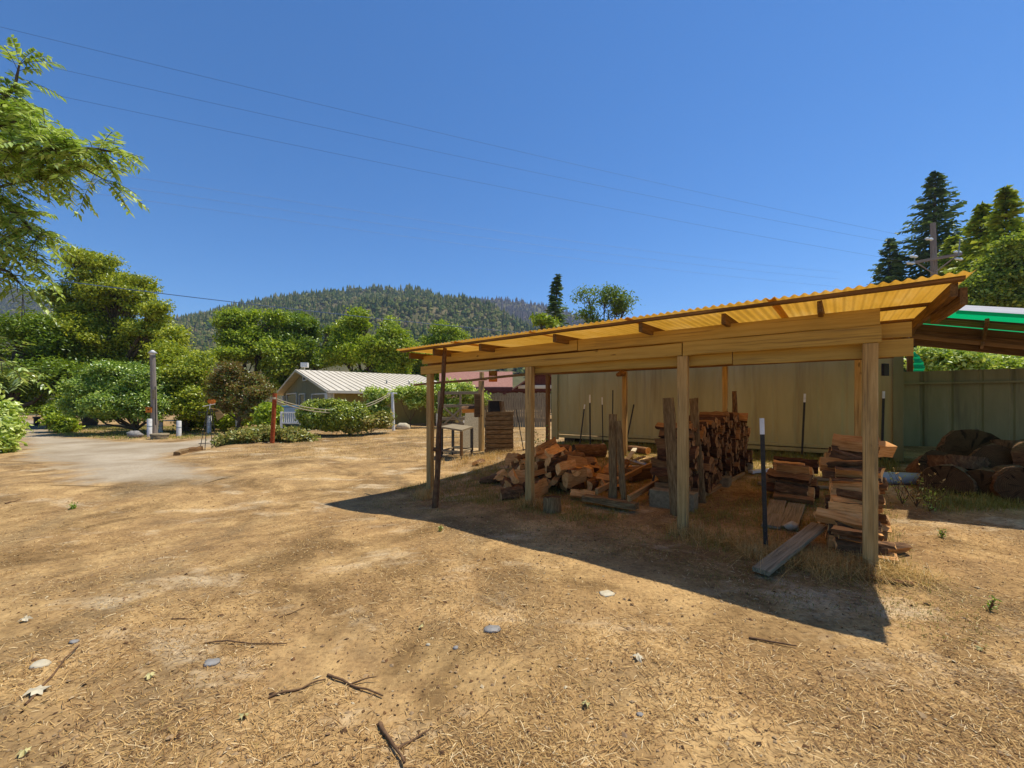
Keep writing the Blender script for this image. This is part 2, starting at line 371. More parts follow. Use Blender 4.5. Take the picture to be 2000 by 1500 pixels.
def crown_pts(lobes, nclump, thr=-.25, freq=.55, low=-.55, split=True):
    out = []; tot = sum(l[3] * l[4] for l in lobes)
    sub_ = []
    for (cx, cy, cz, rx, ry, rz) in lobes:                # break every lobe into smaller boughs so that outlines are ragged
        nb = 8; sub_.append((cx, cy, cz, rx * .62, ry * .62, rz * .62))
        for _ in range(nb):
            d = rng.normal(size=3); d /= np.linalg.norm(d); d[2] = d[2] * .8 + .12; q = rng.uniform(.3, .52); e = rng.uniform(.55, .8)
            sub_.append((cx + d[0] * rx * e, cy + d[1] * ry * e, cz + d[2] * rz * e, rx * q, ry * q, rz * q * .85))
    if split: lobes = sub_; tot = sum(l[3] * l[4] for l in lobes)
    for (cx, cy, cz, rx, ry, rz) in lobes:
        k = max(4, int(nclump * rx * ry / tot)); got = 0; tries = 0
        while got < k and tries < k * 8:
            tries += 1
            d = rng.normal(size=3); d /= np.linalg.norm(d)
            if d[2] < low: continue
            r = rng.uniform(.55, 1.02) ** .6
            p = np.array([cx + d[0] * rx * r, cy + d[1] * ry * r, cz + d[2] * rz * r])
            if mnoise.noise(tuple(p * freq)) < thr: continue
            out.append((p, d)); got += 1
    return out

def broadleaf(name, label, cat, base, lobes, mat, leaf, nclump, per, csize, tr=.2, group=None, trunk_mat='trunk', thr=-.25, freq=.5, fork=.3, stems=1, flat=.55, twigs=True, low=-.55, split=True):
    """lobes: world-space ellipsoids of the crown; trunk and limbs run from base to them"""
    base = Vector(base); root = thing(name, label, cat, base, group)
    pts = crown_pts(lobes, nclump, thr, freq, low, split)
    A = np.array([p for p, d in pts]); D = np.array([d for p, d in pts])
    m = len(A); P = np.repeat(A, per, 0) + rng.normal(size=(m * per, 3)) * np.array([csize, csize, csize * flat])
    N = np.repeat(D, per, 0) * .7 + rng.normal(size=(m * per, 3)) * .75 + np.array([0, 0, .55])
    cr = MB(); leaves(cr, P, N, leaf); cr.obj('crown', LM[mat], root)
    tk = MB(); top = Vector((0, 0, 0)); ws = 0
    for l in lobes:
        w = l[3] * l[4]; top += Vector(l[:3]) * w; ws += w
    top /= ws
    zlo = min(l[2] - l[5] for l in lobes); fk = base.lerp(top, fork)
    for k in range(stems):
        b = base + Vector((rng.normal(0, .15), rng.normal(0, .15), -.1)) * (1 if stems > 1 else 0) - Vector((0, 0, .15))
        tube(tk, wob(b, fk, 5, tr), [tr * (1.35 - .55 * i / 5) for i in range(6)], 9, jit=.05)
    for (cx, cy, cz, rx, ry, rz) in lobes:
        c = Vector((cx, cy, cz))
        mid = fk.lerp(c, .5) + Vector((0, 0, -.12 * (c - fk).length))
        q = [fk, fk.lerp(mid, .5), mid, mid.lerp(c, .5), c]
        tube(tk, q, [tr * x for x in (.62, .5, .4, .3, .16)], 7, jit=.05)
        if twigs:
            near = [p for p, d in pts if abs(p[0] - cx) < rx and abs(p[1] - cy) < ry and abs(p[2] - cz) < rz]
            for p in near[::max(1, len(near) // 9)]:
                tube(tk, [mid.lerp(c, rng.uniform(.2, 1)), mid.lerp(c, .7).lerp(Vector(p), .55) + Vector((0, 0, -.05)), Vector(p)], [tr * .2, tr * .12, tr * .05], 5)
    tk.obj('trunk', MT[trunk_mat], root)
    return root

def plobe(px, py, rp, z, ry=1.0, depth=1.0, flat=1.0):
    c = at(px, py, z); r = rp / F * z
    return (c.x, c.y + 0, c.z, r, r * depth, r * ry)

def conifer(name, label, cat, base, h, rad, mat, group=None, nw=30, nb=8, z0=.06, droop=.35, leafw=.2, ragged=.25, lean=0):
    base = Vector(base); root = thing(name, label, cat, base, group)
    tk = MB(); tube(tk, [base + Vector((lean * k * k, 0, h * k - .3 * (k == 0))) for k in (0, .25, .5, .75, 1)], [rad * .09, rad * .075, rad * .055, rad * .03, .02], 8)
    tk.obj('trunk', MT['trunk'], root)
    cr = MB(); vs = []
    for i in range(nw):
        k = z0 + (1 - z0) * (i / (nw - 1)) ** 1.05
        z = h * k; r0 = rad * (1 - k) ** .8 * (1 - .35 * math.exp(-(k - z0) * 14)) + .12
        for j in range(nb):
            th = 2 * math.pi * (j + rng.uniform(-.35, .35)) / nb + i * 1.3
            r = r0 * rng.uniform(1 - ragged * 1.6, 1 + ragged)
            if rng.random() < .06: continue
            d = np.array([math.cos(th), math.sin(th), 0]); p0 = np.array([base.x + lean * k * k, base.y, base.z + z + rng.uniform(-.5, .5) * h / nw])
            dr = droop * (1 - k * .7) * rng.uniform(.6, 1.3); m = max(4, int(r / (leafw * 1.1)))
            side = np.array([-d[1], d[0], 0])
            for q in range(m):
                u = (q + .6) / m; c = p0 + d * r * u + np.array([0, 0, r * (.16 * u - dr * u * u)])
                wl = leafw * 2.3 * (1.15 - u) * (r / rad) ** .3 + leafw * .7
                for sg in (-1, 1):
                    tipv = c + side * sg * wl * rng.uniform(.7, 1.2) + d * wl * .75 + np.array([0, 0, -wl * rng.uniform(.1, .55)])
                    wv = d * leafw * .42 + np.array([0, 0, leafw * .2 * rng.normal()])
                    vs += [c - wv, (c + tipv) / 2 + wv * .9 + np.array([0, 0, leafw * .15]), tipv, (c + tipv) / 2 - wv * 1.2]
            tip = p0 + d * r * 1.06 + np.array([0, 0, r * (.16 - dr) - .05]); c = p0 + d * r * .8 + np.array([0, 0, r * (.13 - dr * .64)])
            vs += [c, (c + tip) / 2 + side * leafw * .5, tip, (c + tip) / 2 - side * leafw * .5]
    for a in range(6):
        th = a * 1.05; d = np.array([math.cos(th), math.sin(th), 0]) * .3; b = np.array([base.x + lean, base.y, base.z + h - .7])
        vs += [b, b + d * .8 + [0, 0, .2], b + [0, 0, 1.1], b - d * .2 + [0, 0, .3]]
    vs = np.array(vs); cr.add(vs, np.arange(len(vs)).reshape(-1, 4)); cr.obj('crown', LM[mat], root)
    return root

def bush(name, label, cat, base, lobes, mat, leaf, nclump, per, csize, group=None, thr=-.6, low=-.35, flat=.7, tr=.03, freq=.8, split=True):
    return broadleaf(name, label, cat, base, lobes, mat, leaf, nclump, per, csize, tr, group, 'twig', thr, freq, .2, 3, flat, True, low, split)

def blades(mb, P, h, w=.004, lean=.6, hv=.5):
    """grass blades standing at P: two-segment tapering strips"""
    n = len(P); th = rng.uniform(0, 2 * np.pi, n); d = np.stack([np.cos(th), np.sin(th), np.zeros(n)], 1)
    s = np.stack([-np.sin(th), np.cos(th), np.zeros(n)], 1); hh = (h * rng.uniform(1 - hv, 1 + hv, n))[:, None]
    ln = (np.abs(rng.normal(0, lean, n)))[:, None]; up = np.array([0, 0, 1.0])
    m = P + d * hh * ln * .35 + up * hh * .55; t = P + d * hh * ln + up * hh * np.clip(1 - ln * .35, .12, 1)
    wv = s * (w * rng.uniform(.6, 1.4, (n, 1)))
    v = np.stack([P - wv, P + wv, m + wv * .7, t, m - wv * .7], 1).reshape(-1, 3)
    i = np.arange(n)[:, None] * 5
    mb.add(v, np.concatenate([i + np.array([[0, 1, 2, 4]])], 0)); mb.add(np.zeros((0, 3)), np.zeros((0, 4), int))
    mb.L.append((i + np.array([[4, 2, 3]]) + mb.n - len(v)).astype(np.int32).ravel()); mb.T.append(np.full(n, 3, np.int32))
    mb.MI.append(np.zeros(n, np.int32)); mb.S.append(np.zeros(n, bool))

# ---------------------------------------------------------------- firewood
def log_mesh(name, L, Rr, a0, a1, mats, nseg=5, na=6, rough=.08, sd=0):
    """a piece of firewood along X: sector a0..a1 of a round log, bark outside, split planes inside"""
    r_ = np.random.default_rng(sd); mb = MB(); full = (a1 - a0) > 6.2
    prof = []
    k = na + (0 if full else 1)
    for j in range(k):
        a = a0 + (a1 - a0) * j / na; prof.append([math.cos(a) * Rr * r_.uniform(.92, 1.06), math.sin(a) * Rr * r_.uniform(.92, 1.06)])
    if not full: prof.append([r_.normal(0, .1) * Rr, r_.normal(0, .1) * Rr])
    prof = np.array(prof); c = prof.mean(0); prof = prof - (0 if full else c); m = len(prof)
    V = []; G = []; off = r_.uniform(-50, 50, 3) * (np.array([1, 0, 0]) if full else 1); tw = r_.normal(0, .12); tap = r_.uniform(-.1, .1)
    for i in range(nseg + 1):
        u = i / nseg - .5; ca, sa = math.cos(tw * u), math.sin(tw * u); s = 1 + tap * u
        for j, (y, z) in enumerate(prof):
            e = r_.normal(0, rough * Rr * .5, 2); x = u * L + (r_.normal(0, .006) if i in (0, nseg) else 0)
            V.append((x, (y * ca - z * sa) * s + e[0], (y * sa + z * ca) * s + e[1])); G.append((x + off[0], y + off[1], z + off[2]))
    F1 = []; MI = []
    for i in range(nseg):
        for j in range(m):
            j2 = (j + 1) % m; F1.append((i * m + j, (i + 1) * m + j, (i + 1) * m + j2, i * m + j2)[::-1])
            MI.append(0 if (full or j < na) else 1)
    mb.add(V, F1, G, MI, full)
    mb.add(V[:m], [tuple(range(m))[::-1]], G[:m], 2); mb.add(V[-m:], [tuple(range(m))], G[-m:], 2)
    return mb.mesh(name, mats)

def log_set(key, mats, n, L, Rr, sd0, wedge=True):
    out = []
    for i in range(n):
        r_ = np.random.default_rng(sd0 + i); a0 = r_.uniform(0, 6.28)
        span = r_.choice([1.4, 1.8, 2.4, 3.14]) if wedge else 6.2832
        out.append(log_mesh('firewood_log', L * r_.uniform(.85, 1.15), Rr * r_.uniform(.8, 1.25), a0, a0 + span, mats, 5, 6 if wedge else 16, .1, sd0 + i))
    return out

def put_log(me, p, ax, roll, label, group, name='firewood_log', cat='log'):
    o = bpy.data.objects.new(name, me); COL.objects.link(o)
    d, a, b = frame(ax); M = Matrix((d, a, b)).transposed().to_4x4()
    o.matrix_world = Matrix.Translation(Vector(p)) @ M @ Matrix.Rotation(roll, 4, 'X')
    return tag(o, label, cat, group)
# ================================================================ THE SETTING
def ground_colour(m):
    p = m.coord('pos')
    big = m.noise(p, .28, 5, .6, .4); mid = m.noise(p, 1.5, 6, .65, .3); fine = m.noise(p, 26, 5, .75)
    st_ = m.noise(m.coord('pos', (9, 60, 30)), 1, 4, .7, 1.5); st2 = m.noise(m.coord('pos', (55, 11, 30)), 1, 4, .7, 1.5)
    base = m.ramp(big, [(.32, lin(150, 119, 80)), (.46, lin(180, 145, 96)), (.6, lin(200, 165, 110)), (.72, lin(198, 172, 128))])
    dk = m.ramp(mid, [(.34, lin(98, 74, 48)), (.47, lin(154, 120, 76)), (.63, lin(202, 166, 110))])
    c = m.mix(.55, base, dk)
    patch = m.noise(p, .75, 4, .7, .5); pk = m.ramp(patch, [(.46, (0, 0, 0, 1)), (.62, (.85, .85, .85, 1))]); c = m.mix(pk, c, lin(112, 86, 52)); gr = m.ramp(m.noise(m.coord('pos', (1.3, .8, 1)), .5, 5, .75, .4), [(.5, (0, 0, 0, 1)), (.66, (.75, .75, .75, 1))]); c = m.mix(gr, c, lin(124, 104, 74))
    pale = m.noise(m.coord('pos', (1, 1.7, 1)), .55, 5, .7, .3); lk = m.ramp(pale, [(.55, (0, 0, 0, 1)), (.7, (.75, .75, .75, 1))]); c = m.mix(lk, c, lin(216, 194, 156))
    f = m.ramp(fine, [(.3, (.45, .42, .4, 1)), (.5, (1, 1, 1, 1)), (.72, (1.35, 1.32, 1.25, 1))]); c = m.mix(.8, c, f, 'MULTIPLY')
    k1 = m.ramp(m.math('MAXIMUM', st_, st2), [(.62, (0, 0, 0, 1)), (.7, (.7, .7, .7, 1))]); c = m.mix(k1, c, lin(216, 182, 122))
    k2 = m.ramp(m.math('MINIMUM', st_, st2), [(.3, (.8, .8, .8, 1)), (.37, (0, 0, 0, 1))]); c = m.mix(k2, c, lin(84, 60, 40))
    return c, m.math('ADD', m.math('MULTIPLY', fine, .6), m.math('MULTIPLY', mid, 1.2))
def ground_material():
    m = NT('dry_ground'); c, h = ground_colour(m)
    m.bsdf(c, .95, m.bump(h, .8, .02), 0, .1); return m.m
MT['ground'] = ground_material()

def grid_mesh(name, xs, ys, zf, mat, kind='structure'):
    X, Y = np.meshgrid(xs, ys); Z = np.array([[zf(x, y) for x in xs] for y in ys])
    nx, ny = len(xs), len(ys); v = np.stack([X, Y, Z], 2).reshape(-1, 3)
    i = np.arange(nx * ny).reshape(ny, nx)
    f = np.stack([i[:-1, :-1], i[:-1, 1:], i[1:, 1:], i[1:, :-1]], 2).reshape(-1, 4)
    mb = MB(); mb.add(v, f, None, 0, True); o = mb.obj(name, mat, None, (0, 0, 0)); return tag(o, None, None, None, kind)

def spread(a, b, fine0, fine1, step, g=1.16):
    out = list(np.arange(fine0, fine1 + 1e-6, step)); s = step; x = fine1
    while x < b: s *= g; x += s; out.append(min(x, b))
    s = step; x = fine0; pre = []
    while x > a: s *= g; x -= s; pre.append(max(x, a))
    return np.array(pre[::-1] + out)

def gz_far(x, y):
    d = math.hypot(x, y)
    return gz(x, y) + (-.02 * max(0, d - 90) if d > 90 else 0) * (1 if y > 0 else .3)

g = grid_mesh('ground', spread(-1800, 1800, -16, 14, .16), spread(-400, 2200, -3, 26, .16), gz_far, MT['ground'])
tag(g, 'dry straw covered dirt yard sloping gently up to the woodshed', None)

# gravel drive: its own sheet a little above the ground, blending to dirt at its ragged edge
def road_material():
    m = NT('grey_gravel'); p = m.coord('pos'); big = m.noise(p, .5, 5, .6); fine = m.noise(p, 22, 5, .8)
    c = m.ramp(big, [(.35, lin(150, 132, 104)), (.55, lin(172, 155, 128)), (.7, lin(184, 168, 142))])
    e = m.n('ShaderNodeAttribute', attribute_name='gc'); sep = m.n('ShaderNodeSeparateXYZ'); m.l(e.outputs['Vector'], sep.inputs[0])
    k = m.math('ADD', sep.outputs[0], m.math('MULTIPLY', m.math('SUBTRACT', m.noise(p, 1.3, 5, .7), .5), 2.2))
    kk = m.ramp(k, [(.15, (1, 1, 1, 1)), (1.0, (0, 0, 0, 1))]); f = m.ramp(fine, [(.3, (.6, .58, .56, 1)), (.5, (1, 1, 1, 1)), (.75, (1.25, 1.25, 1.22, 1))]); c = m.mix(.7, c, f, 'MULTIPLY')
    gc_, gh = ground_colour(m); c = m.mix(kk, c, gc_)
    m.bsdf(c, .95, m.bump(fine, .5, .012), 0, .1); return m.m
def inside(poly, x, y):
    c = False; n = len(poly)
    for i in range(n):
        x1, y1 = poly[i]; x2, y2 = poly[(i + 1) % n]
        if (y1 > y) != (y2 > y) and x < (x2 - x1) * (y - y1) / (y2 - y1) + x1: c = not c
    return c
def pdist(poly, x, y):
    best = 1e9; n = len(poly)
    for i in range(n):
        x1, y1 = poly[i]; x2, y2 = poly[(i + 1) % n]; dx, dy = x2 - x1, y2 - y1
        k = max(0, min(1, ((x - x1) * dx + (y - y1) * dy) / (dx * dx + dy * dy))); best = min(best, math.hypot(x - x1 - k * dx, y - y1 - k * dy))
    return best
ROAD = [(-5.2, 8.6), (-8.5, 7.6), (-12.5, 11), (-16.5, 13.6), (-22, 18.5), (-33, 27), (-60, 44), (-60, 52), (-36, 34), (-26.5, 24.8), (-18.9, 20.9), (-16.6, 20.7), (-17.5, 25), (-13.5, 26.5), (-10.2, 24.2), (-8.6, 21.8), (-10.8, 21.6), (-12.9, 19), (-12.3, 15.6), (-11.3, 13.2), (-7.6, 10.9)]
def build_road():
    st_ = .22; xs = np.arange(-61, -6, st_); ys = np.arange(8, 53, st_); mb = MB(); idx = {}; V = []; G = []; Fq = []
    def vid(i, j):
        if (i, j) not in idx:
            x, y = xs[i], ys[j]; d = pdist(ROAD, x, y) * (1 if inside(ROAD, x, y) else -1)
            idx[(i, j)] = len(V); V.append((x, y, gz(x, y) + .004 + .014 * sm(0, .8, d) - (.03 if d < 0 else 0))); G.append((max(d, 0), x, y))
        return idx[(i, j)]
    for i in range(len(xs) - 1):
        for j in range(len(ys) - 1):
            if inside(ROAD, xs[i] + st_ / 2, ys[j] + st_ / 2): Fq.append((vid(i, j), vid(i + 1, j), vid(i + 1, j + 1), vid(i, j + 1)))
    mb.add(V, Fq, G, 0, True); o = mb.obj('road', road_material(), None, (0, 0, 0)); tag(o, 'grey gravel driveway curving away to the left', None, None, 'structure')
build_road()

# ---------------------------------------------------------------- hills and their far woods
def hill(name, prof, D1, D0, rough, cols, scale, zb=-14):
    px = np.array([p[0] for p in prof], float); py = np.array([p[1] for p in prof], float)
    xs = np.linspace(px[0], px[-1], 150); ds = np.linspace(0, 1.25, 46); V = []
    def h(x, k):
        y = np.interp(x, px, py); H = CH + (HZ - y) / F * D1
        r = (k if k <= 1 else 2 - k); s = r ** .85
        X = (x - 1000) / F * (D0 + (D1 - D0) * k); Y = D0 + (D1 - D0) * k
        n = mnoise.noise((X * .006, Y * .006, 1.7)) * rough + mnoise.noise((X * .018, Y * .018, 5.7)) * rough * .35
        return np.array([X, Y, zb + (H - zb) * s + n * min(1, r * 3) * (1 - sm(.8, 1, r) * .75)])
    for k in ds:
        for x in xs: V.append(h(x, k))
    nx, ny = len(xs), len(ds); i = np.arange(nx * ny).reshape(ny, nx)
    f = np.stack([i[:-1, :-1], i[:-1, 1:], i[1:, 1:], i[1:, :-1]], 2).reshape(-1, 4)
    m = NT(name + '_soil'); p = m.coord('pos'); c = m.ramp(m.noise(p, scale, 6, .7), cols); m.bsdf(c, 1, None, 0, 0)
    mb = MB(); mb.add(np.array(V), f, None, 0, True); o = mb.obj(name, m.m, None, (0, 0, 0)); tag(o, None, None, None, 'structure')
    return h, px[0], px[-1]

def far_wood(name, label, h, x0, x1, n, kr, hts, mat, conf=.6, skip=None):
    """trees of a wooded hillside, thousands of them, as one mass: ragged cones and lumpy round crowns"""
    V = []; Q = []; base = 0; vs = []; fs = []
    for _ in range(n):
        x = rng.uniform(x0, x1); k = rng.uniform(*kr) ** .9; p = h(x, k)
        if skip and skip(x, k, p): continue
        c_ = mnoise.noise((p[0] * .008, p[1] * .008, 4.4)); t = rng.uniform(*hts) * (1 + .3 * c_)
        if rng.random() < conf + c_ * .5:
            na = 6; ph = rng.uniform(0, 6)
            for lv, (zz, rr, zt) in enumerate(((.1, .24, .55), (.38, .18, .78), (.62, .12, 1.05))):
                b = len(vs)
                for j in range(na):
                    a = ph + 2 * math.pi * j / na; r = t * rr * rng.uniform(.65, 1.25)
                    vs.append((p[0] + math.cos(a) * r, p[1] + math.sin(a) * r, p[2] + t * zz + rng.normal(0, .03) * t))
                vs.append((p[0], p[1], p[2] + t * zt))
                for j in range(na): fs.append((b + j, b + (j + 1) % na, b + na))
        else:
            t *= .55; na = 6; b = len(vs); ph = rng.uniform(0, 6)
            for (zz, rr) in ((.12, .34), (.5, .5), (.82, .33)):
                for j in range(na):
                    a = ph + 2 * math.pi * j / na + zz; r = t * rr * rng.uniform(.7, 1.25); vs.append((p[0] + math.cos(a) * r, p[1] + math.sin(a) * r, p[2] + t * zz * rng.uniform(.85, 1.15)))
            vs.append((p[0], p[1], p[2] + t * rng.uniform(.95, 1.1)))
            for q in range(2):
                for j in range(na):
                    a, b2 = b + q * na + j, b + q * na + (j + 1) % na; fs.append((a, b2, b2 + na)); fs.append((a, b2 + na, a + na))
            for j in range(na): fs.append((b + 2 * na + j, b + 2 * na + (j + 1) % na, b + 3 * na))
    mb = MB(); mb.add(np.array(vs), np.array(fs)); o = mb.obj(name, mat, None, (0, 0, 0)); tag(o, label, 'forest', None, 'stuff')

def woodmat(name, cols):
    m = NT(name); r = m.island(); p = m.coord('pos'); f = m.noise(p, .012, 4, .6)
    k = m.math('ADD', m.math('MULTIPLY', r, .55), m.math('MULTIPLY', m.math('SUBTRACT', f, .27), 1.0)); c = m.ramp(k, cols)
    m.bsdf(c, 1, m.bump(m.noise(p, .9, 3, .8), 1, 1.2), 0, 0); return m.m

soil = [(.3, lin(70, 72, 44)), (.5, lin(98, 92, 62)), (.7, lin(120, 108, 78))]
h1, a1, b1 = hill('hill', [(-500, 690), (-100, 680), (150, 655), (330, 634), (400, 620), (470, 600), (540, 588), (620, 580), (690, 569), (750, 562), (800, 566), (840, 578), (870, 588), (905, 587), (935, 594), (965, 606), (1000, 626), (1050, 646), (1200, 690), (1500, 730), (2300, 745)], 900, 260, 22, soil, .02)
wm1 = woodmat('hill_wood', [(.12, lin(46, 66, 48)), (.32, lin(74, 94, 46)), (.52, lin(112, 118, 58)), (.7, lin(134, 130, 76)), (.86, lin(138, 118, 90))])
far_wood('hillside_forest', 'mixed conifer and oak forest covering the long middle hill', h1, 60, 1330, 9500, (.12, 1.0), (7, 18), wm1, .58)
far_wood('ridge_forest', 'row of dark conifers along the crest of the middle hill', h1, 60, 1330, 700, (.93, 1.02), (10, 20), wm1, .75)
h2, a2, b2 = hill('far_ridge', [(600, 640), (820, 608), (880, 594), (940, 588), (975, 587), (1010, 590), (1050, 594), (1090, 604), (1140, 622), (1250, 660), (1500, 700), (1700, 720)], 1500, 950, 24, soil, .02, 40)
wm2 = woodmat('far_wood', [(.15, lin(58, 62, 62)), (.4, lin(86, 80, 74)), (.6, lin(108, 92, 86)), (.8, lin(116, 98, 92))])
far_wood('far_ridge_forest', 'brown scorched forest on the far ridge right of the middle hill', h2, 780, 1500, 3600, (.3, 1.02), (12, 22), wm2, .85)
h3, a3, b3 = hill('left_hill', [(-900, 545), (-300, 548), (-60, 552), (0, 562), (60, 572), (130, 590), (200, 618), (300, 655), (420, 690), (600, 720)], 1300, 600, 24, soil, .02)
wm3 = woodmat('left_hill_wood', [(.15, lin(44, 58, 44)), (.4, lin(70, 78, 52)), (.7, lin(104, 96, 68))])
far_wood('left_hill_forest', 'dark forest on the hill at the far left', h3, -250, 420, 3000, (.3, 1.02), (12, 22), wm3, .75)
h4, a4, b4 = hill('right_hill', [(1250, 735), (1500, 700), (1700, 640), (1850, 560), (2000, 500), (2300, 420), (2700, 380)], 260, 90, 5, soil, .04, -3)
wm4 = woodmat('right_hill_wood', [(.15, lin(50, 66, 36)), (.4, lin(84, 98, 44)), (.7, lin(124, 128, 64))])
far_wood('right_hill_forest', 'bright green trees covering the slope at the far right', h4, 1290, 2690, 3400, (.1, 1.0), (5, 10), wm4, .3)

# ---------------------------------------------------------------- sky, sun, camera
SUN_EL = R(66); SUN_AZ = Vector((.925, .38, 0)).normalized()
def sky():
    w = bpy.data.worlds.new('World'); SC.world = w; w.use_nodes = True; t = w.node_tree; t.nodes.clear()
    s = t.nodes.new('ShaderNodeTexSky'); s.sky_type = 'NISHITA'; s.sun_disc = False; s.sun_elevation = SUN_EL
    s.sun_rotation = math.atan2(SUN_AZ.x, SUN_AZ.y); s.altitude = 600; s.air_density = 1.0; s.dust_density = 0.05; s.ozone_density = 10.0
    b = t.nodes.new('ShaderNodeBackground'); b.inputs['Strength'].default_value = .112; hs_ = t.nodes.new('ShaderNodeHueSaturation'); hs_.inputs['Saturation'].default_value = 1.15; o = t.nodes.new('ShaderNodeOutputWorld')
    t.links.new(s.outputs[0], hs_.inputs['Color']); t.links.new(hs_.outputs[0], b.inputs[0]); t.links.new(b.outputs[0], o.inputs[0])
    l = bpy.data.lights.new('Sun', 'SUN'); l.energy = 4.0; l.angle = R(.5); l.color = (1, .95, .86)
    lo = bpy.data.objects.new('Sun', l); COL.objects.link(lo)
    d = Vector((SUN_AZ.x * math.cos(SUN_EL), SUN_AZ.y * math.cos(SUN_EL), math.sin(SUN_EL)))
    lo.rotation_euler = d.to_track_quat('Z', 'Y').to_euler(); lo.location = d * 60
sky()
def camera():
    c = bpy.data.cameras.new('Camera'); o = bpy.data.objects.new('Camera', c); COL.objects.link(o)
    c.sensor_width = 36; c.lens = F / 2000 * 36; c.shift_y = (HZ - 750) / 2000; c.clip_start = .05; c.clip_end = 6000
    o.location = (0, 0, CH); o.rotation_euler = (R(90), 0, 0); SC.camera = o
camera()
SC.view_settings.view_transform = 'Standard'; SC.view_settings.look = 'None'; SC.view_settings.gamma = 1; SC.view_settings.exposure = 0.44
SC.cycles.max_bounces = 7; SC.cycles.diffuse_bounces = 3; SC.cycles.transmission_bounces = 5; SC.cycles.use_denoising = True
def haze(density):
    mb = MB(); x0, x1, y0, y1, z0, z1 = -2600, 2600, -900, 2900, -60, 410
    V = [(x, y, z) for z in (z0, z1) for (x, y) in ((x0, y0), (x1, y0), (x1, y1), (x0, y1))]
    mb.add(V, [(3, 2, 1, 0), (4, 5, 6, 7), (0, 1, 5, 4), (1, 2, 6, 5), (2, 3, 7, 6), (3, 0, 4, 7)])
    m = bpy.data.materials.new('haze_air'); m.use_nodes = True; t = m.node_tree; t.nodes.clear(); o = t.nodes.new('ShaderNodeOutputMaterial'); v = t.nodes.new('ShaderNodeVolumePrincipled')
    v.inputs['Color'].default_value = (.72, .84, 1, 1); v.inputs['Density'].default_value = density; v.inputs['Anisotropy'].default_value = .2; t.links.new(v.outputs[0], o.inputs['Volume'])
    h = mb.obj('haze', m, None, (0, 0, 0)); tag(h, None, None, None, 'stuff')
haze(.00016)
# ================================================================ THE WOODSHED
def post(name, parent, t, s, z1, w=.115, d=.1, mat='postpaint', z0=-.12, lean=(0, 0)):
    b = SH(t, s, z0, True); tp = SH(t + lean[0], s + lean[1], 0); tp.z = z1
    mb = MB(); board(mb, b, tp, w, d, W, 6, .0015, .006); return mb.obj(name, MT[mat], parent)

shed = thing('wood_shelter', 'open cream painted timber woodshed roofed with amber corrugated plastic', 'shed', SH(3, 2.2, 0, True))
for t, z1 in ((0, 2.165), (1.733, 2.16), (4.03, 2.155), (6.35, 2.15)): post('post', shed, t, .03, z1)
for t in (-.02, 2.15, 4.38, 6.62): post('post', shed, t, 4.5, 2.36, .1, .095, 'postpaint' if t != 6.62 else 'raw')
def beam(parent, t0, t1, s, z0, z1, th=.04, mat='paint'):
    mb = MB(); board(mb, SH(t0, s, z0), SH(t1, s, z0 if False else z0), th, z1 - z0, (0, 0, 1), 12, .002, .005, bow=-.004)
    return mb
def beam_board(t0, t1, s, za, zb, th=.045, mat='paint', dz=0):
    mb = MB(); m = (za + zb) / 2; board(mb, SH(t0, s, m), SH(t1, s, m + dz), th, zb - za, (0, 0, 1), 12, .0022, .006); return mb.obj('beam_board', MT[mat], shed)
beam_board(-.07, 3.15, -.005, 2.333, 2.49); beam_board(3.165, 6.52, -.003, 2.338, 2.485, dz=-.004)
beam_board(-.08, 1.72, -.01, 2.168, 2.327); beam_board(1.735, 6.56, -.006, 2.166, 2.318, dz=-.03)
beam_board(-.30, 2.9, .12, 2.215, 2.355); beam_board(-.31, 1.2, .118, 2.035, 2.2); beam_board(1.21, 4.06, .116, 2.045, 2.19, dz=.01)
beam_board(2.91, 6.5, .12, 2.215, 2.36, mat='raw')
beam_board(-.5, 6.75, 4.5, 2.365, 2.5, .05, 'raw')
RZ = lambda s, t=0: .022 * (s + .6) - .007 * t
for t, s0 in ((-.5, -.4), (.38, -.36), (1.22, -.3), (2.1, -.4), (3.32, -.38), (4.72, -.36), (5.75, -.42), (6.5, -.34)):
    mb = MB(); board(mb, SH(t, s0, 2.505 + RZ(s0, t)), SH(t + rng.normal(0, .02), 4.95, 2.505 + RZ(4.95, t)), .045, .11, (0, 0, 1), 8, .002, .004); mb.obj('rafter', MT['raw'], shed)
for s in (-.45, .75, 1.95, 3.15, 4.35, 4.9):
    mb = MB(); board(mb, SH(-.55, s, 2.576 + RZ(s)), SH(6.58, s, 2.576 + RZ(s, 6.58)), .085, .028, (0, 0, 1), 14, .0025, .003); mb.obj('purlin', MT['raw'], shed)
mb = MB(); board(mb, SH(-.57, -.30, 2.47), SH(-.51, .62, 2.45), .05, .14, (0, 0, 1), 4, .002); mb.obj('brace', MT['raw'], shed)
# knob of rough timber on the middle back post
mb = MB(); tube(mb, [SH(4.3, 4.36, 2.28), SH(4.38, 4.33, 2.31), SH(4.52, 4.36, 2.27)], [.05, .075, .045], 8, jit=.1); mb.obj('timber_knob', MT['bark'], shed)
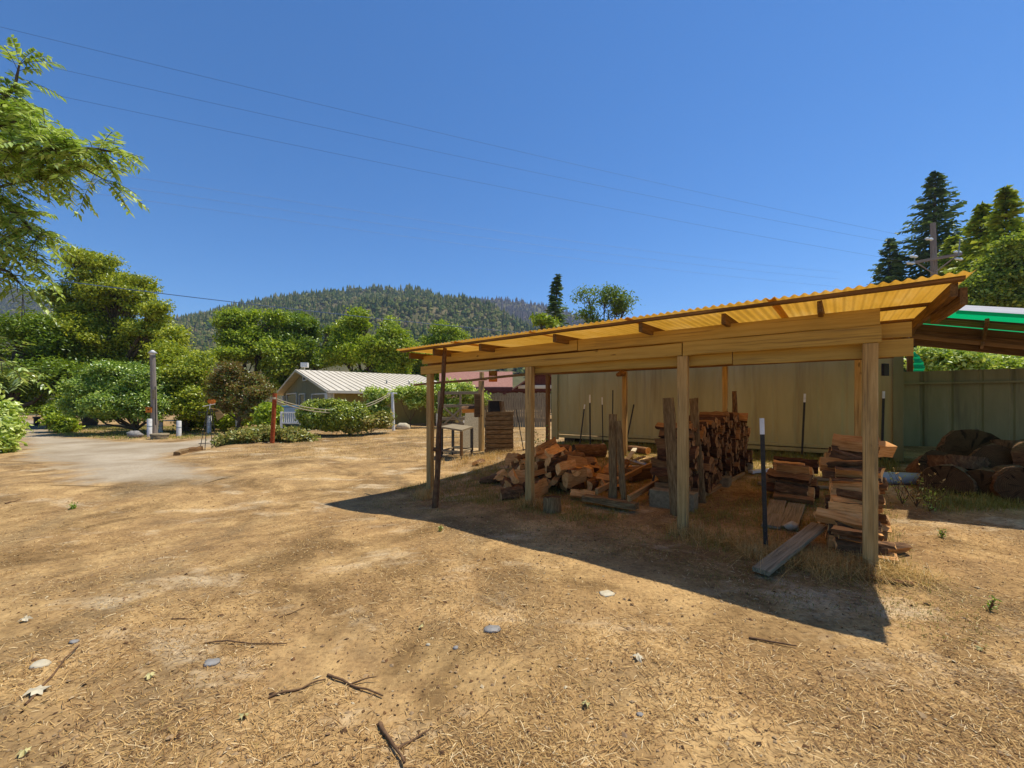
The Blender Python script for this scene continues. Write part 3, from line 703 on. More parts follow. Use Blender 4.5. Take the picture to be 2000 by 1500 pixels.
# corrugated sheets: five overlapping widths of amber plastic
def sheet(t0, t1, s0, s1, lift, mat, parent, zf, pitch=.078, amp=.011, name='roof_sheet', ns=14):
    n = int((t1 - t0) / pitch * 10); ts = np.linspace(t0, t1, n + 1); ss = np.linspace(s0, s1, ns + 1); V = []; G = []
    off = rng.uniform(-9, 9)
    for s in ss:
        for t in ts:
            z = zf(t, s) + amp * math.sin(2 * math.pi * t / pitch) + lift + .008 * mnoise.noise((t * .8, s * .9, off))
            V.append(tuple(SH(t, s, z))); G.append((t + off, s, z))
    nx = n + 1; i = np.arange(nx * (ns + 1)).reshape(ns + 1, nx)
    f = np.stack([i[:-1, :-1], i[:-1, 1:], i[1:, 1:], i[1:, :-1]], 2).reshape(-1, 4)
    mb = MB(); mb.add(V, f, G, 0, True); return mb.obj(name, MT[mat], parent)
zr = lambda t, s: 2.608 + RZ(s, t)
for k, (a, b) in enumerate(((-.6, .8), (.72, 2.25), (2.16, 3.7), (3.6, 5.2), (5.1, 6.62))):
    sheet(a, b, -.56 + .02 * (k % 2), 5.05, .004 * (k % 2), 'amber', shed, zr)

# the rough pole propped against the left end of the beam, and the long bar tied along the front
mb = MB(); f = gp(848, 992); tp = at(869, 681, 7.3)
tube(mb, wob(f - Vector((0, 0, .1)), tp, 9, .06), [.05, .047, .044, .046, .041, .04, .04, .036, .038, .036], 9, jit=.06); k = f.lerp(tp, .34); tube(mb, [k, k + Vector((-.08, -.02, .02))], [.045, .03], 7)
single('leaning_pole', mb, MT['bark'], 'dark crooked log pole leaning against the left end of the shed beam', 'pole', f)
mb = MB(); a, b = SH(6.95, .13, 1.95), SH(3.85, .14, 2.055); tube(mb, wob(a, b, 6, .02), .021, 8); single('long_bar', mb, MT['slab'], 'long thin round bar tied level between the two left front posts', 'bar', a)

# ---------------------------------------------------------------- firewood
LB = [MT['bark'], MT['split'], MT['end']]; LO = [MT['bark_old'], MT['split_old'], MT['end_old']]
SPLIT = log_set('heap', LB, 14, .42, .125, 100); OLD = log_set('old', LO, 14, .5, .12, 300); ROUND = log_set('round', LB, 4, .42, .085, 500, False)
def stump_row(): pass
# loose heap: pieces dropped one by one on a height map
hm = {}
def hget(x, y): return hm.get((round(x / .07), round(y / .07)), 0)
HL = 'split firewood piece thrown in the loose heap behind the second post from the left'
cnt = 0
for i in range(104):
    u, v = rng.normal(0, .58), rng.normal(0, .55)
    u = max(-1.15, min(1.15, u)); v = max(-1.1, min(1.1, v)); t = 4.55 + u * 1.02 + .1 * v; s = 1.5 + v * 1.08
    th = rng.uniform(0, 6.28); d = Vector((math.cos(th), math.sin(th), 0)); p = SH(t, s); L = .4; me = SPLIT[rng.integers(len(SPLIT))] if rng.random() < .95 else ROUND[rng.integers(4)]
    q = [p + d * (L * k) for k in (-.5, -.25, 0, .25, .5)]; hs = [hget(c.x, c.y) for c in q]
    if max(hs) > .66 - .28 * math.hypot(u, v): continue
    za, zb = max(hs[0], hs[1] * .8), max(hs[4], hs[3] * .8); mid = max(hs[2], (za + zb) / 2)
    tilt = max(-.38, min(.38, (zb - za) * .8)); r = .082
    p.z = gz(p.x, p.y) + mid * .92 + r
    o = put_log(me, p, (d.x, d.y, tilt), rng.uniform(0, 6.28), HL, 'loose heap of split firewood'); cnt += 1
    for k in np.linspace(-.5, .5, 9):
        for e in (-.07, 0, .07):
            c = p + d * (L * k) + Vector((-d.y, d.x, 0)) * e; ky = (round(c.x / .07), round(c.y / .07)); hm[ky] = max(hm.get(ky, 0), (p.z - gz(c.x, c.y)) + tilt * L * k + r * .55)
# bigger pieces that stick out of the heap
for (px, py, z, yaw, tl, me, lab) in (
    (1062, 882, .0, .5, .35, SPLIT[2], 'bright orange sawn chunk topping the loose firewood heap'),
    (958, 944, .08, 2.7, -.3, ROUND[1], 'thick round firewood piece sliding off the left side of the heap'),
    (1000, 975, .05, .2, .1, SPLIT[5], 'flat split firewood piece lying lowest in front of the heap'),
    (934, 908, .04, 1.2, .05, SPLIT[8], 'small pale firewood piece lying alone behind the left of the heap')):
    p = gp(px, py) if py > 900 else SH(4.75, 1.55, .62, True); p = p + Vector((0, 0, .07)); put_log(me, p, (math.cos(yaw), math.sin(yaw), tl), 1.1 * yaw, lab, None)

# tall ranked stack on its raised frame: log ends show on the right side
rk = thing('stack_frame', 'low raised timber frame under the tall dark firewood stack, with uprights', 'rack', SH(2, 2.35, 0, True))
zb = lambda s: gz(*SH(2, s)[:2]) + .2
CT = lambda s: 2.2 - .112 * (s - 1.25)
for t in (-.24, .24):
    mb = MB(); a = SH(CT(1.05) + t, 1.05); b = SH(CT(4.15) + t, 4.15); a.z = .13; b.z = .24; board(mb, a, b, .045, .1, (0, 0, 1), 6); mb.obj('rail', MT['railwood'], rk)
mb = MB(); board(mb, SH(1.92, 1.04, .14), SH(2.52, 1.04, .15), .05, .11, (0, 0, 1), 4); mb.obj('cross_bar', MT['slab'], rk)
def slab_up(pf, pt, z, w, th, name='upright', parent=None, mat='slab', dz=0):
    f = gp(*pf); b = at(pf[0], pf[1], f.y); tpt = at(pt[0], pt[1], f.y + dz); mb = MB()
    board(mb, f - Vector((0, 0, .05)), tpt, w, th, W, 7, .006, .012); return mb, f
for pf, pt, w in (((1322, 1010), (1304, 777), .15), ((1372, 985), (1354, 778), .11)):
    mb, f = slab_up(pf, pt, 0, w, .05); mb.obj('upright', MT['slab'], rk)
mb = MB(); a = SH(1.95, 4.05, .1, True); tpx = at(1434, 764, a.y); a.x = tpx.x + .06; tube(mb, wob(a, tpx, 5, .03), [.06, .055, .055, .05, .045, .04], 9, jit=.08); mb.obj('upright', MT['palestone'] if False else MT['bark'], rk)
mb = MB(); a = SH(2.3, 3.6, .1, True); tpx = at(1360, 777, a.y); a.x = tpx.x - .05; board(mb, a, tpx, .07, .03, W, 5); mb.obj('upright', MT['raw'], rk)
for (t, s) in ((2.14, .98), (1.68, 4.05), (2.12, 4.05), (1.8, 2.6)):
    p = SH(t, s, 0, True); mb = MB(); box(mb, p + Vector((0, 0, .1 if s < 1 else .06)), (.62 if s < 2 else .2, .24, .28 if s < 1 else .2), math.atan2(U.y, U.x), ch=.008)
    b = single('concrete_block', mb, MT['concrete'], ('long grey concrete block under the front end of the tall stack frame' if s < 1 else 'grey concrete block under the frame of the tall stack'), 'block', p, None if s < 1 else 'blocks under the stack frame')
SL = 'old split log ranked in the tall dark stack on the raised frame'
for row in range(11):
    s = 1.16 + rng.uniform(0, .05)
    while s < 4.05 - (.25 if row == 10 else 0):
        if row == 10 and s < 2.2: s += .1; continue
        zl = .24 + .035 * (s - 1.2); p = SH(CT(s) + rng.normal(0, .025), s); p.z = zl + row * (1.3 - zl) / 10 + rng.normal(0, .01)
        put_log(OLD[rng.integers(14)], p, U + Vector((rng.normal(0, .05), rng.normal(0, .05), rng.normal(0, .03))), rng.uniform(0, 6.28), SL, 'logs ranked in the tall stack'); s += rng.uniform(.16, .22)

# the stepped stack behind the right corner post
STK = log_set('step', [MT['bark'], MT['split'], MT['end']], 10, .4, .085, 700)
TL = 'split log lying crosswise in the stepped stack behind the right corner post'
for s0, rows in ((.26, 4), (.46, 6), (.66, 8), (.86, 11), (1.08, 13), (1.3, 15)):
    for r in range(rows):
        p = SH(.1 + rng.normal(0, .055), s0 + rng.normal(0, .03)); p.z = gz(p.x, p.y) + .06 + r * .069
        put_log(STK[rng.integers(10)], p, U + Vector((rng.normal(0, .17), rng.normal(0, .17), rng.normal(0, .07))), rng.uniform(0, 6.28), TL, 'stepped firewood stack by the right post')
for (px, py, d, yaw, roll, lab) in ((1642, 1008, 4.95, -.1, .3, 'wide flat orange split slab near the front of the stepped stack'), (1650, 1038, 4.85, .25, 1.9, 'bright orange sawn wedge tilted against the front of the stepped stack'), (1697, 876, 5.55, -.05, 2.4, 'long split log lying on top of the stepped stack')):
    me = log_mesh('firewood_log', .5, .15, .4, 2.2, LB, 5, 6, .06, int(px)); put_log(me, at(px, py, d), (math.cos(yaw), math.sin(yaw), -.06), roll, lab, None)
# small stack of reddish splits in the middle
ML = 'reddish split log in the small low stack between the two dark stakes'
for r in range(7):
    for k in range(3):
        p = SH(.8 + rng.normal(0, .04), 2.1 + k * .2 + rng.normal(0, .02)); p.z = gz(p.x, p.y) + .06 + r * .074
        put_log(OLD[rng.integers(14)] if rng.random() < .45 else STK[rng.integers(10)], p, U + Vector((rng.normal(0, .08), rng.normal(0, .06), rng.normal(0, .04))), rng.uniform(0, 6.28), ML, 'small low firewood stack')
# bottom support of the stepped stack and the split shingles in the sun
for i, (px, py, L, yaw, lab) in enumerate(((1738, 1082, .35, .2, 'short dark log stub under the right end of the stepped stack'), (1740, 1140, .28, -.5, 'grey splintered wood scrap lying in the sun by the corner post'))):
    p = gp(px, py); me = log_mesh('firewood_log', L, .09 if i == 0 else .05, .2, 3.1 if i == 0 else 2.0, [MT['bark'], MT['grey'] if i else MT['split'], MT['end']], 5, 6, .1, 40 + i); put_log(me, p + Vector((0, 0, .06 if i == 0 else .03)), (math.cos(yaw), math.sin(yaw), 0), .6, lab, None, 'firewood_log' if i == 0 else 'wood_scrap', 'log' if i == 0 else 'scrap')

# empty frame of rails with rough slab uprights, left of the tall stack
er = thing('empty_rack', 'empty low firewood frame of rails with two rough slab uprights at its front', 'rack', SH(2.9, 1.6, 0, True))
for t, s0, s1, z in ((2.62, .5, 2.45, .16), (3.18, .6, 3.9, .17)):
    mb = MB(); board(mb, SH(t, s0, z + .03, True), SH(t - .03, s1, z + .03, True), .05, .09, (0, 0, 1), 6); mb.obj('rail', MT['railwood'], er)
mb = MB(); board(mb, SH(2.5, .5, .09, True), SH(3.35, .52, .1, True), .14, .09, (0, 0, 1), 4, .004); mb.obj('cross_bar', MT['slab'], er)
mb = MB(); board(mb, SH(2.55, 2.6, .1, True), SH(3.25, 3.3, .1, True), .06, .08, (0, 0, 1), 4); mb.obj('cross_bar', MT['raw'], er)
for pf, pt, w, th in (((1197, 985), (1197, 809), .125, .05), ((1220, 990), (1207, 822), .09, .05)):
    mb, f = slab_up(pf, pt, 0, w, th); mb.obj('upright', MT['slab'], er)

# dark steel stakes with painted tips
def stake(pt, pf, tip, label, r=.017, name='steel_stake', cat='stake', tipmat='whitepaint', z=None, lean=0):
    f = gp(*pf); tp = at(pt[0], pt[1], f.y + lean); root = thing(name, label, cat, f)
    k = 1 - tip; m = f.lerp(tp, k); mb = MB(); d, a, b = frame(tp - f, W)
    board(mb, f - d * .15, m, r * 2, r * .5, W, 2, 0, .002); q = b * r * .75; board(mb, f - d * .15 + q, m + q, r * .5, r * 1.5, W, 2, 0, .002)
    n = int((m - f).length / .06)
    for i in range(2, n):
        c = f.lerp(m, i / n) - b * r * .4; tube(mb, [c, c - b * r * .5], [r * .3, r * .3], 4)
    mb.obj('shaft', MT['steel'], root)
    if tip: mb = MB(); board(mb, m, tp, r * 2.06, r * .6, W, 1, 0, .002); board(mb, m + q, tp + q, r * .56, r * 1.5, W, 1, 0, .002); mb.obj('painted_tip', MT[tipmat], root)
    return root
stake((1488, 817), (1496, 1083), .118, 'nearest dark steel stake with a pale grey top, beside the weathered plank', .021)
stake((1152, 771), (1153, 893), .13, 'upright dark stake with a bright white tip behind the loose heap', .019)
stake((1176, 776), (1178, 886), .13, 'thin rusty stake with a white tip, between the white tipped stake and the slab', .014)
stake((1142, 790), (1130, 888), .09, 'dark stake tilted to the right behind the loose heap', .017)
stake((1197, 762), (1196, 880), .0, 'plain dark stake standing behind the rough slab upright', .016)
stake((1238, 790), (1219, 886), .0, 'plain dark stake leaning right behind the middle back post', .018)
stake((1294, 872), (1267, 968), .0, 'short black rod leaning over the rails of the empty frame', .016)
stake((1572, 769), (1566, 897), .13, 'dark cream tipped stake before the tan wall, behind the small low stack', .02)
stake((1726, 764), (1722, 905), .1, 'dark punched stake just right of the corner post', .021)
for (a, b, lab) in (((949, 797), (947, 882), 'upright black garden rod beside the boarded planter'), ((957, 797), (970, 884), 'black garden rod leaning left across the boarded planter'), ((986, 806), (996, 880), 'thin brown rod leaning on the right of the boarded planter'), ((1008, 799), (1024, 880), 'black rod leaning left of the second front post, in the sun')):
    f = gp(*b); mb = MB(); tube(mb, [f - Vector((0, 0, .1)), at(a[0], a[1], f.y)], .014, 6); single('garden_rod', mb, MT['steel'], lab, 'rod', f)

# planks and scraps on the ground
def plank(a, b, w, th, mat, label, za=.03, zb=.03, name='plank', up=(0, 0, 1), cat='plank', group=None):
    A = gp(*a); B = gp(*b); A.z += za; B.z += zb; mb = MB(); board(mb, A, B, w, th, up, 6, .002, .005); return single(name, mb, MT[mat], label, cat, A, group)
A = gp(1486, 1124) + Vector((0, 0, .05)); B = at(1600, 1026, 4.72); mb = MB(); board(mb, A, B, .15, .045, (0, 0, 1), 6, .002, .005); single('plank', mb, MT['grey'], 'grey weathered plank sloping from the grass up onto the stepped stack', 'plank', A)
plank((1505, 1035), (1520, 985), .2, .03, 'grey', 'short grey board lying flat just right of the nearest stake')
plank((1540, 1035), (1556, 992), .2, .03, 'grey', 'short grey board lying flat, second to the right of the nearest stake')
plank((1466, 927), (1530, 921), .12, .05, 'whitepaint', 'pale board lying sunlit behind the tall stack', .05, .05)
plank((1530, 935), (1650, 942), .16, .05, 'grey', 'grey weathered board lying on the ground behind the small low stack', .04, .04)
plank((1480, 948), (1650, 958), .1, .04, 'grey', 'narrow grey board lying in front of the other one behind the small low stack', .04, .04)
for i, (a, b, w, mat, lab) in enumerate((((1216, 915), (1262, 922), .05, 'whitepaint', 'white slotted rail lying lowest in the pale scrap pile'), ((1225, 905), (1275, 925), .06, 'whitepaint', 'white rail lying across the pale scrap pile'), ((1224, 912), (1240, 893), .1, 'palestone', 'cream offcut sticking up from the pale scrap pile'), ((1238, 915), (1258, 901), .08, 'grey', 'grey offcut on the pale scrap pile'), ((1255, 922), (1292, 905), .12, 'grey', 'wide pale board at the right of the pale scrap pile'))):
    plank(a, b, w, .03, mat, lab, .06 + .04 * i, .1 + .05 * (i % 3), 'scrap_board', cat='scrap')
mb = MB(); p = gp(1243, 935); box(mb, p + Vector((0, 0, .12)), (.5, .3, .22), .5, ch=.01); single('wooden_box', mb, MT['raw'], 'low brown wooden box under the pale scrap boards', 'box', p)
# rounds by the container wall
def round_log(p, ax, L, r, label, group=None, sd=0, mats=None, name='log_round', hollow=0):
    me = log_mesh(name, L, r, 0, 6.2832, mats or [MT['bark'], MT['split'], MT['round_end']], 5, 18, .07, sd); return put_log(me, p, ax, 0, label, group, name, 'log')
p = gp(1150, 895); round_log(p + Vector((0, 0, .16)), (1, .25, 0), .8, .17, 'big dim log lying by the tan wall behind the white tipped stake', None, 61)
p = gp(1246, 885); round_log(p + Vector((0, 0, .1)), (.5, -1, 0), .7, .085, 'thin round log with a pale sawn end lying by the tan wall', None, 62, LB)
# stump chunk against second post
p = gp(1078, 1000); round_log(p + Vector((0, 0, .1)), (0, .1, 1), .24, .13, 'short weathered stump standing in front of the heap, right of the second post', None, 63, [MT['slab'], MT['slab'], MT['round_end']])
p = gp(1548, 1032); mb = MB()
def rock(p, r, sq=.6, sd=0, mat='stone', label='', name='stone', group=None, cat='stone'):
    r_ = np.random.default_rng(sd); mb = MB(); V = []; nu, nv = 10, 6; o = r_.uniform(-50, 50)
    for j in range(nv + 1):
        for i in range(nu):
            a = 2 * math.pi * i / nu; b = math.pi * j / nv; d = Vector((math.sin(b) * math.cos(a), math.sin(b) * math.sin(a), math.cos(b)))
            k = 1 + .45 * mnoise.noise(d * 1.3 + Vector((o, o, o))); V.append((p[0] + d.x * r * k, p[1] + d.y * r * k * .8, p[2] + d.z * r * k * sq))
    fs = [(j * nu + i, (j + 1) * nu + i, (j + 1) * nu + (i + 1) % nu, j * nu + (i + 1) % nu) for j in range(nv) for i in range(nu)]
    mb.add(V, fs, None, 0, True); return single(name, mb, MT[mat], label, cat, p, group)
rock(gp(1546, 1036) + Vector((0, 0, .05)), .08, .6, 3, 'palestone', 'white rounded stone on the short boards beside the nearest stake')

# ---------------------------------------------------------------- the container and the steel fence
ct = thing('storage_container', 'long tan steel container behind the woodshed, streaked with rust stains', 'container', SH(3.4, 7, 0, True))
cz0, cz1, cs, ct0, ct1 = .56, 2.92, 6.05, -.72, 7.42
mb = MB(); V = []; Fq = []; n = 0; tt = ct0 + .1; prof = []
while tt < ct1 - .1:
    prof += [(tt, 0), (tt + .30, 0), (tt + .34, .014), (tt + .38, .014), (tt + .42, 0)]; tt += .42
for (t, d) in prof:
    t = min(t, ct1 - .1)
    for z in (cz0 + .12, cz1): V.append(tuple(SH(t, cs + d, z)))
Fq = [(2 * i, 2 * i + 1, 2 * i + 3, 2 * i + 2) for i in range(len(prof) - 1)]
mb.add(V, Fq)
b = [SH(ct0, cs + .05, cz0 + .1), SH(ct1, cs + .05, cz0 + .1), SH(ct1, cs + 2.4, cz0 + .1), SH(ct0, cs + 2.4, cz0 + .1)]
c8 = [tuple(p) for p in b] + [(p.x, p.y, cz1 - .01) for p in b]
mb.add(c8, [(1, 2, 6, 5), (2, 3, 7, 6), (3, 0, 4, 7), (4, 5, 6, 7), (3, 2, 1, 0)]); mb.obj('wall', MT['container'], ct)
for z0, z1, d in ((cz0 + .05, cz0 + .12, -.02), (cz0 - .06, cz0 + .03, .0)):
    mb = MB(); m = (z0 + z1) / 2; board(mb, SH(ct0, cs + d, m), SH(ct1, cs + d, m), .06, z1 - z0, (0, 0, 1), 8, 0); mb.obj('base_rail', MT['container'], ct)
for t in (ct0 + .05, ct1 - .07):
    mb = MB(); board(mb, SH(t, cs - .02, cz0 - .12), SH(t, cs - .02, cz1), .16 if t < 0 else .22, .1, W, 4, 0); mb.obj('corner_post', MT['greenfence'] if t < 0 else MT['container'], ct)
for t in (.3, 3, 5.5, 7):
    mb = MB(); p = SH(t, cs + .5, 0, True); box(mb, p + Vector((0, 0, .05)), (.3, .5, .28), .6); mb.obj('foot_block', MT['black'], ct)
mb = MB(); p = at(1729, 722, 8.2); box(mb, p, (.14, .05, .24), .3); mb.obj('vent_box', MT['black'], ct)

fa, fd = Vector((9.35, 10.25, 0)), Vector((.93, -.367, 0))
fn = thing('steel_fence', 'grey green sheet steel fence to the right of the container', 'fence', (fa.x + 2, fa.y - 1, gz(fa.x, fa.y)))
mb = MB(); prof = []; k = -.5
while k < 7: prof += [(k, 0), (k + .42, 0), (k + .45, .02), (k + .5, .02), (k + .53, 0)]; k += .53
V = []; nn = Vector((fd.y, -fd.x, 0)) * -1
for (k, d) in prof:
    p = fa + fd * k + nn * d
    for z in (.2, 2.34 + .012 * k): V.append((p.x, p.y, z))
mb.add(V, [(2 * i, 2 * i + 1, 2 * i + 3, 2 * i + 2) for i in range(len(prof) - 1)]); mb.obj('panel', MT['greenfence'], fn)
mb = MB(); a = fa - fd * .5 - nn * .06; b = fa + fd * 6.5 - nn * .06; a.z = 2.05; b.z = 2.1; board(mb, a, b, .04, .05, (0, 0, 1), 4); mb.obj('rail', MT['greenfence'], fn)
for k in (0.1, 3, 6):
    p = fa + fd * k - nn * -.08; mb = MB(); board(mb, (p.x, p.y, 0), (p.x, p.y, 2.3), .06, .06, nn, 2, 0); mb.obj('post', MT['steel'], fn)

# lean-to roof over the rounds: brown beams, green and clear corrugated strips
lt = thing('lean_to', 'low brown beamed lean-to roofed with bright green and clear corrugated plastic', 'shed', (8.5, 7.5, gz(8.5, 7.5)))
A, B = at(1796, 611, 6.4), at(2080, 630, 5.6); C = at(1768, 663, 10.7); D = at(2080, 694, 9.8)
def bil(u, v): return A.lerp(B, u).lerp(C.lerp(D, u), v)
def strip(u0, u1, v0, v1, mat, name='roof_sheet', n=26, lift=.05):
    V = []; G = []; mm = 14 * max(1, int((v1 - v0) * 34)); nu = 6
    for j in range(mm + 1):
        for i in range(nu + 1):
            v = v0 + (v1 - v0) * j / mm; p = bil(u0 + (u1 - u0) * i / nu, v); p.z += lift + .013 * math.sin(v * 3.6 / .09 * 2 * math.pi); V.append(tuple(p)); G.append((v * 3.6, i * .2, 0))
    nx = nu + 1; i = np.arange(nx * (mm + 1)).reshape(mm + 1, nx); f = np.stack([i[:-1, :-1], i[:-1, 1:], i[1:, 1:], i[1:, :-1]], 2).reshape(-1, 4)
    mb = MB(); mb.add(V, f, G, 0, True); return mb.obj(name, MT[mat], lt)
strip(0, 1.7, -.02, .13, 'greensheet'); strip(0, 1.7, .22, .35, 'greensheet'); strip(0, .5, .6, .72, 'greensheet'); strip(.38, 1.7, .62, .7, 'clearsheet', lift=.05)
for va, vb in ((.13, .22), (.35, .48), (.48, .6), (.72, .88), (.88, 1.03)):
    mb = MB(); a, b = bil(-.01, (va + vb) / 2), bil(1.7, (va + vb) / 2); a.z += .05; b.z += .05; q = bil(0, vb) - bil(0, va); board(mb, a, b, q.length * .99, .02, (0, 0, 1), 6, .002, .003); mb.obj('roof_board', MT['raw'], lt)
mb = MB(); bm = bil
strip(.28, 1.7, -.09, .02, 'clearsheet', lift=.075)
for v, hgt, w in ((.14, .09, .05), (.55, .1, .05), (.98, .15, .07)):
    mb = MB(); a, b = bil(-.01, v), bil(1.7, v); a.z -= hgt / 2 - .02; b.z -= hgt / 2 - .02; board(mb, a, b, w, hgt, (0, 0, 1), 6); mb.obj('beam', MT['raw'], lt)
for u in (.02, .5, 1.0, 1.6):
    mb = MB(); a, b = bil(u, 0.02), bil(u, 1.0); a.z -= .03; b.z -= .03; board(mb, a, b, .05, .06, (0, 0, 1), 4); mb.obj('rafter', MT['raw'], lt)
for (u, v) in ((.03, .98), (1.65, .98), (1.65, .1)):
    p = bil(u, v); mb = MB(); board(mb, (p.x, p.y, gz(p.x, p.y) - .1), (p.x, p.y, p.z - .1), .11, .11, W, 4); mb.obj('post', MT['raw'], lt)
mb = MB(); V = []; G = []
a, b = at(1783, 683, 11.2), at(1806, 688, 11.2); n = 40
for i in range(n + 1):
    z = 2.95 - i * .022; V += [(a.x + .02, a.y + .012 * math.sin(i * .9), z), (b.x - .25 + .25 * math.sin(i / n * 3.14), b.y + .012 * math.sin(i * .9), z)]; G += [(i * .022, 0, 0), (i * .022, 1, 0)]
mb.add(V, [(2 * i, 2 * i + 1, 2 * i + 3, 2 * i + 2) for i in range(n)], G, 0, True); mb.obj('side_sheet', MT['greensheet'], lt)

# big rounds under the lean-to
RL = [
 ((1895, 885), 7.3, (-.62, -.78, .22), .34, .42, 'largest log round, tipped on edge, on top of the pile by the fence'),
 ((1868, 905), 6.7, (.1, .15, 1), .2, .36, 'flat pale log round lying level atop the front of the pile'),
 ((1850, 945), 6.4, (-.8, -.6, .05), .42, .30, 'hollow dark log round at the left front of the pile by the fence'),
 ((1822, 920), 6.9, (-.3, -1, .5), .42, .27, 'brown log round leaning at the left end of the fence pile'),
 ((1945, 905), 6.6, (-.6, -.8, .15), .4, .28, 'mossy log round just right of the largest one in the pile'),
 ((1975, 880), 7.0, (.1, .1, 1), .3, .3, 'grey log round standing at the top right of the pile by the fence'),
 ((1930, 952), 6.2, (-.9, -.5, .05), .5, .28, 'dark log round at the bottom middle of the pile by the fence'),
 ((1990, 950), 5.9, (-.6, -.8, .1), .5, .3, 'dark log round at the bottom right of the pile by the fence'),
 ((2040, 900), 6.2, (.3, -1, .1), .4, .32, 'log round at the far right end of the pile by the fence')]
for i, ((px, py), z, ax, L, r, lab) in enumerate(RL): round_log(at(px, py, z), ax, L, r, lab, None, 80 + i)
p = gp(1762, 948); mb = MB(); tube(mb, [p + Vector((-.3, .1, .09)), p + Vector((.35, -.05, .09))], [.1, .1], 12); single('plastic_barrel', mb, MT['greyblue'], 'small pale blue grey drum lying between the corner post and the log rounds', 'barrel', p)
# ================================================================ THINGS BEYOND THE SHED
# ---- house with the pale metal roof
HC = Vector((-.4207 * 25, 25, 0)); HG = Vector((-.623, .782, 0)); HR = Vector((.782, .623, 0)); HB = .12
def HP(g, r, z): p = HC + HG * g + HR * r; return Vector((p.x, p.y, z))
def hg(px): k = (px - 1000) / F; return (HC.x - k * HC.y) / (.623 + .782 * k)
def hz(px, py): g = hg(px); return CH + (HZ - py) / F * (HC.y + .782 * g)
hs = thing('house', 'single storey grey green house with a pale standing seam metal roof', 'house', HP(8, 4, HB))
EV, RG, GW, HL_ = 2.22, 3.95, 15.9, 9.0
rz_ = lambda g: EV + (RG - EV) * (1 - abs(g - GW / 2) / (GW / 2 + .5))
mb = MB(); w0, w1 = .25, GW - .25
V = [HP(w0, 0, HB - .4), HP(w1, 0, HB - .4), HP(w1, 0, rz_(w1) - .06), HP(GW / 2, 0, RG - .06), HP(w0, 0, rz_(w0) - .06)]; V2 = [p + HR * HL_ for p in V]
mb.add([tuple(p) for p in V + V2], [(0, 1, 2, 3, 4), (9, 8, 7, 6, 5), (1, 6, 7, 2)])
for g in np.arange(w0 + .2, w1, .4):
    mb2z = rz_(g) - .1; board(mb, HP(g, -.012, HB - .3), HP(g, -.012, mb2z), .012, .02, HR, 1, 0, .001)
mb.obj('gable_wall', MT['siding'], hs)
mb = MB(); mb.add([tuple(p) for p in (HP(w0 - .01, 0, HB - .4), HP(w0 - .01, HL_, HB - .4), HP(w0 - .01, HL_, rz_(w0) - .06), HP(w0 - .01, 0, rz_(w0) - .06))], [(3, 2, 1, 0)])
for r in np.arange(.3, HL_, .4): board(mb, HP(w0 - .02, r, HB - .3), HP(w0 - .02, r, EV - .02), .012, .02, HG, 1, 0, .001)
mb.obj('side_wall', MT['sidingside'], hs)
rf = None; mb = MB(); r0, r1 = -.55, HL_ + .3
for sg in (0, 1):
    ge = -.5 if sg == 0 else GW + .5; V = [HP(ge, r0, EV), HP(ge, r1, EV), HP(GW / 2, r1, RG), HP(GW / 2, r0, RG)]; T = Vector((0, 0, .07))
    c8 = [tuple(p) for p in V] + [tuple(p + T) for p in V]; mb.add(c8, [(0, 1, 2, 3), (7, 6, 5, 4), (0, 4, 5, 1), (1, 5, 6, 2), (2, 6, 7, 3), (3, 7, 4, 0)])
rf = mb.obj('roof', MT['metalroof'], hs)
mb = MB()
for r in np.arange(r0 + .12, r1, .42):
    for ge in (-.5, GW + .5): board(mb, HP(ge, r, EV + .085), HP(GW / 2, r, RG + .085), .035, .035, (0, 0, 1), 1, 0, .003)
mb.obj('standing_seam', MT['seam'], rf)
mb = MB(); board(mb, HP(-.52, r0, EV + .0), HP(-.52, r1, EV + .0), .04, .17, (0, 0, 1), 2, 0); mb.obj('gutter', MT['metalroof'], hs)
for ge in (-.5, GW + .5):
    mb = MB(); board(mb, HP(ge, r0 - .02, EV + .0), HP(GW / 2, r0 - .02, RG), .04, .17, (0, 0, 1), 2, 0); mb.obj('bargeboard', MT['metalroof'], hs)
for (px, py) in ((738, 758), (777, 756)):
    p = HP(2.6, 4.2 if px == 738 else 5.9, 0); z = rz_(2.6); mb = MB(); tube(mb, [(p.x, p.y, z), (p.x, p.y, z + .3)], [.05, .05], 8); tube(mb, [(p.x, p.y, z + .3), (p.x, p.y, z + .36)], [.08, .03], 8); mb.obj('vent_pipe', MT['galv'], rf)
def opening(x0, x1, y0, y1, name, split=0, pane='glass', fr=.09):
    g0, g1 = hg(x0), hg(x1); z1 = (hz(x0, y0) + hz(x1, y0)) / 2; z0 = (hz(x0, y1) + hz(x1, y1)) / 2; root = None; mb = MB()
    for (a, b) in (((g0, z0), (g1, z0)), ((g0, z1), (g1, z1)), ((g0, z0), (g0, z1)), ((g1, z0), (g1, z1))):
        board(mb, HP(a[0], -.05, a[1]), HP(b[0], -.05, b[1]), .08, fr, HR.cross(Vector((b[0] - a[0], 0, b[1] - a[1]))) if False else ((0, 0, 1) if a[1] == b[1] else HG), 1, 0, .004)
    if split: gm = g0 + (g1 - g0) * split; board(mb, HP(gm, -.05, z0), HP(gm, -.05, z1), .06, .07, HG, 1, 0)
    w = mb.obj(name, MT['whitepaint'], hs); mb = MB(); mb.add([tuple(HP(a, -.03, b)) for a, b in ((g0, z0), (g1, z0), (g1, z1), (g0, z1))], [(0, 1, 2, 3)]); mb.obj('pane', MT[pane], w); return w
opening(561, 580.5, 769, 800, 'window'); opening(586, 596.5, 769.5, 815, 'door'); opening(610.5, 640, 769.5, 797, 'window'); opening(593.5, 600, 733, 743, 'gable_vent', 0, 'black')
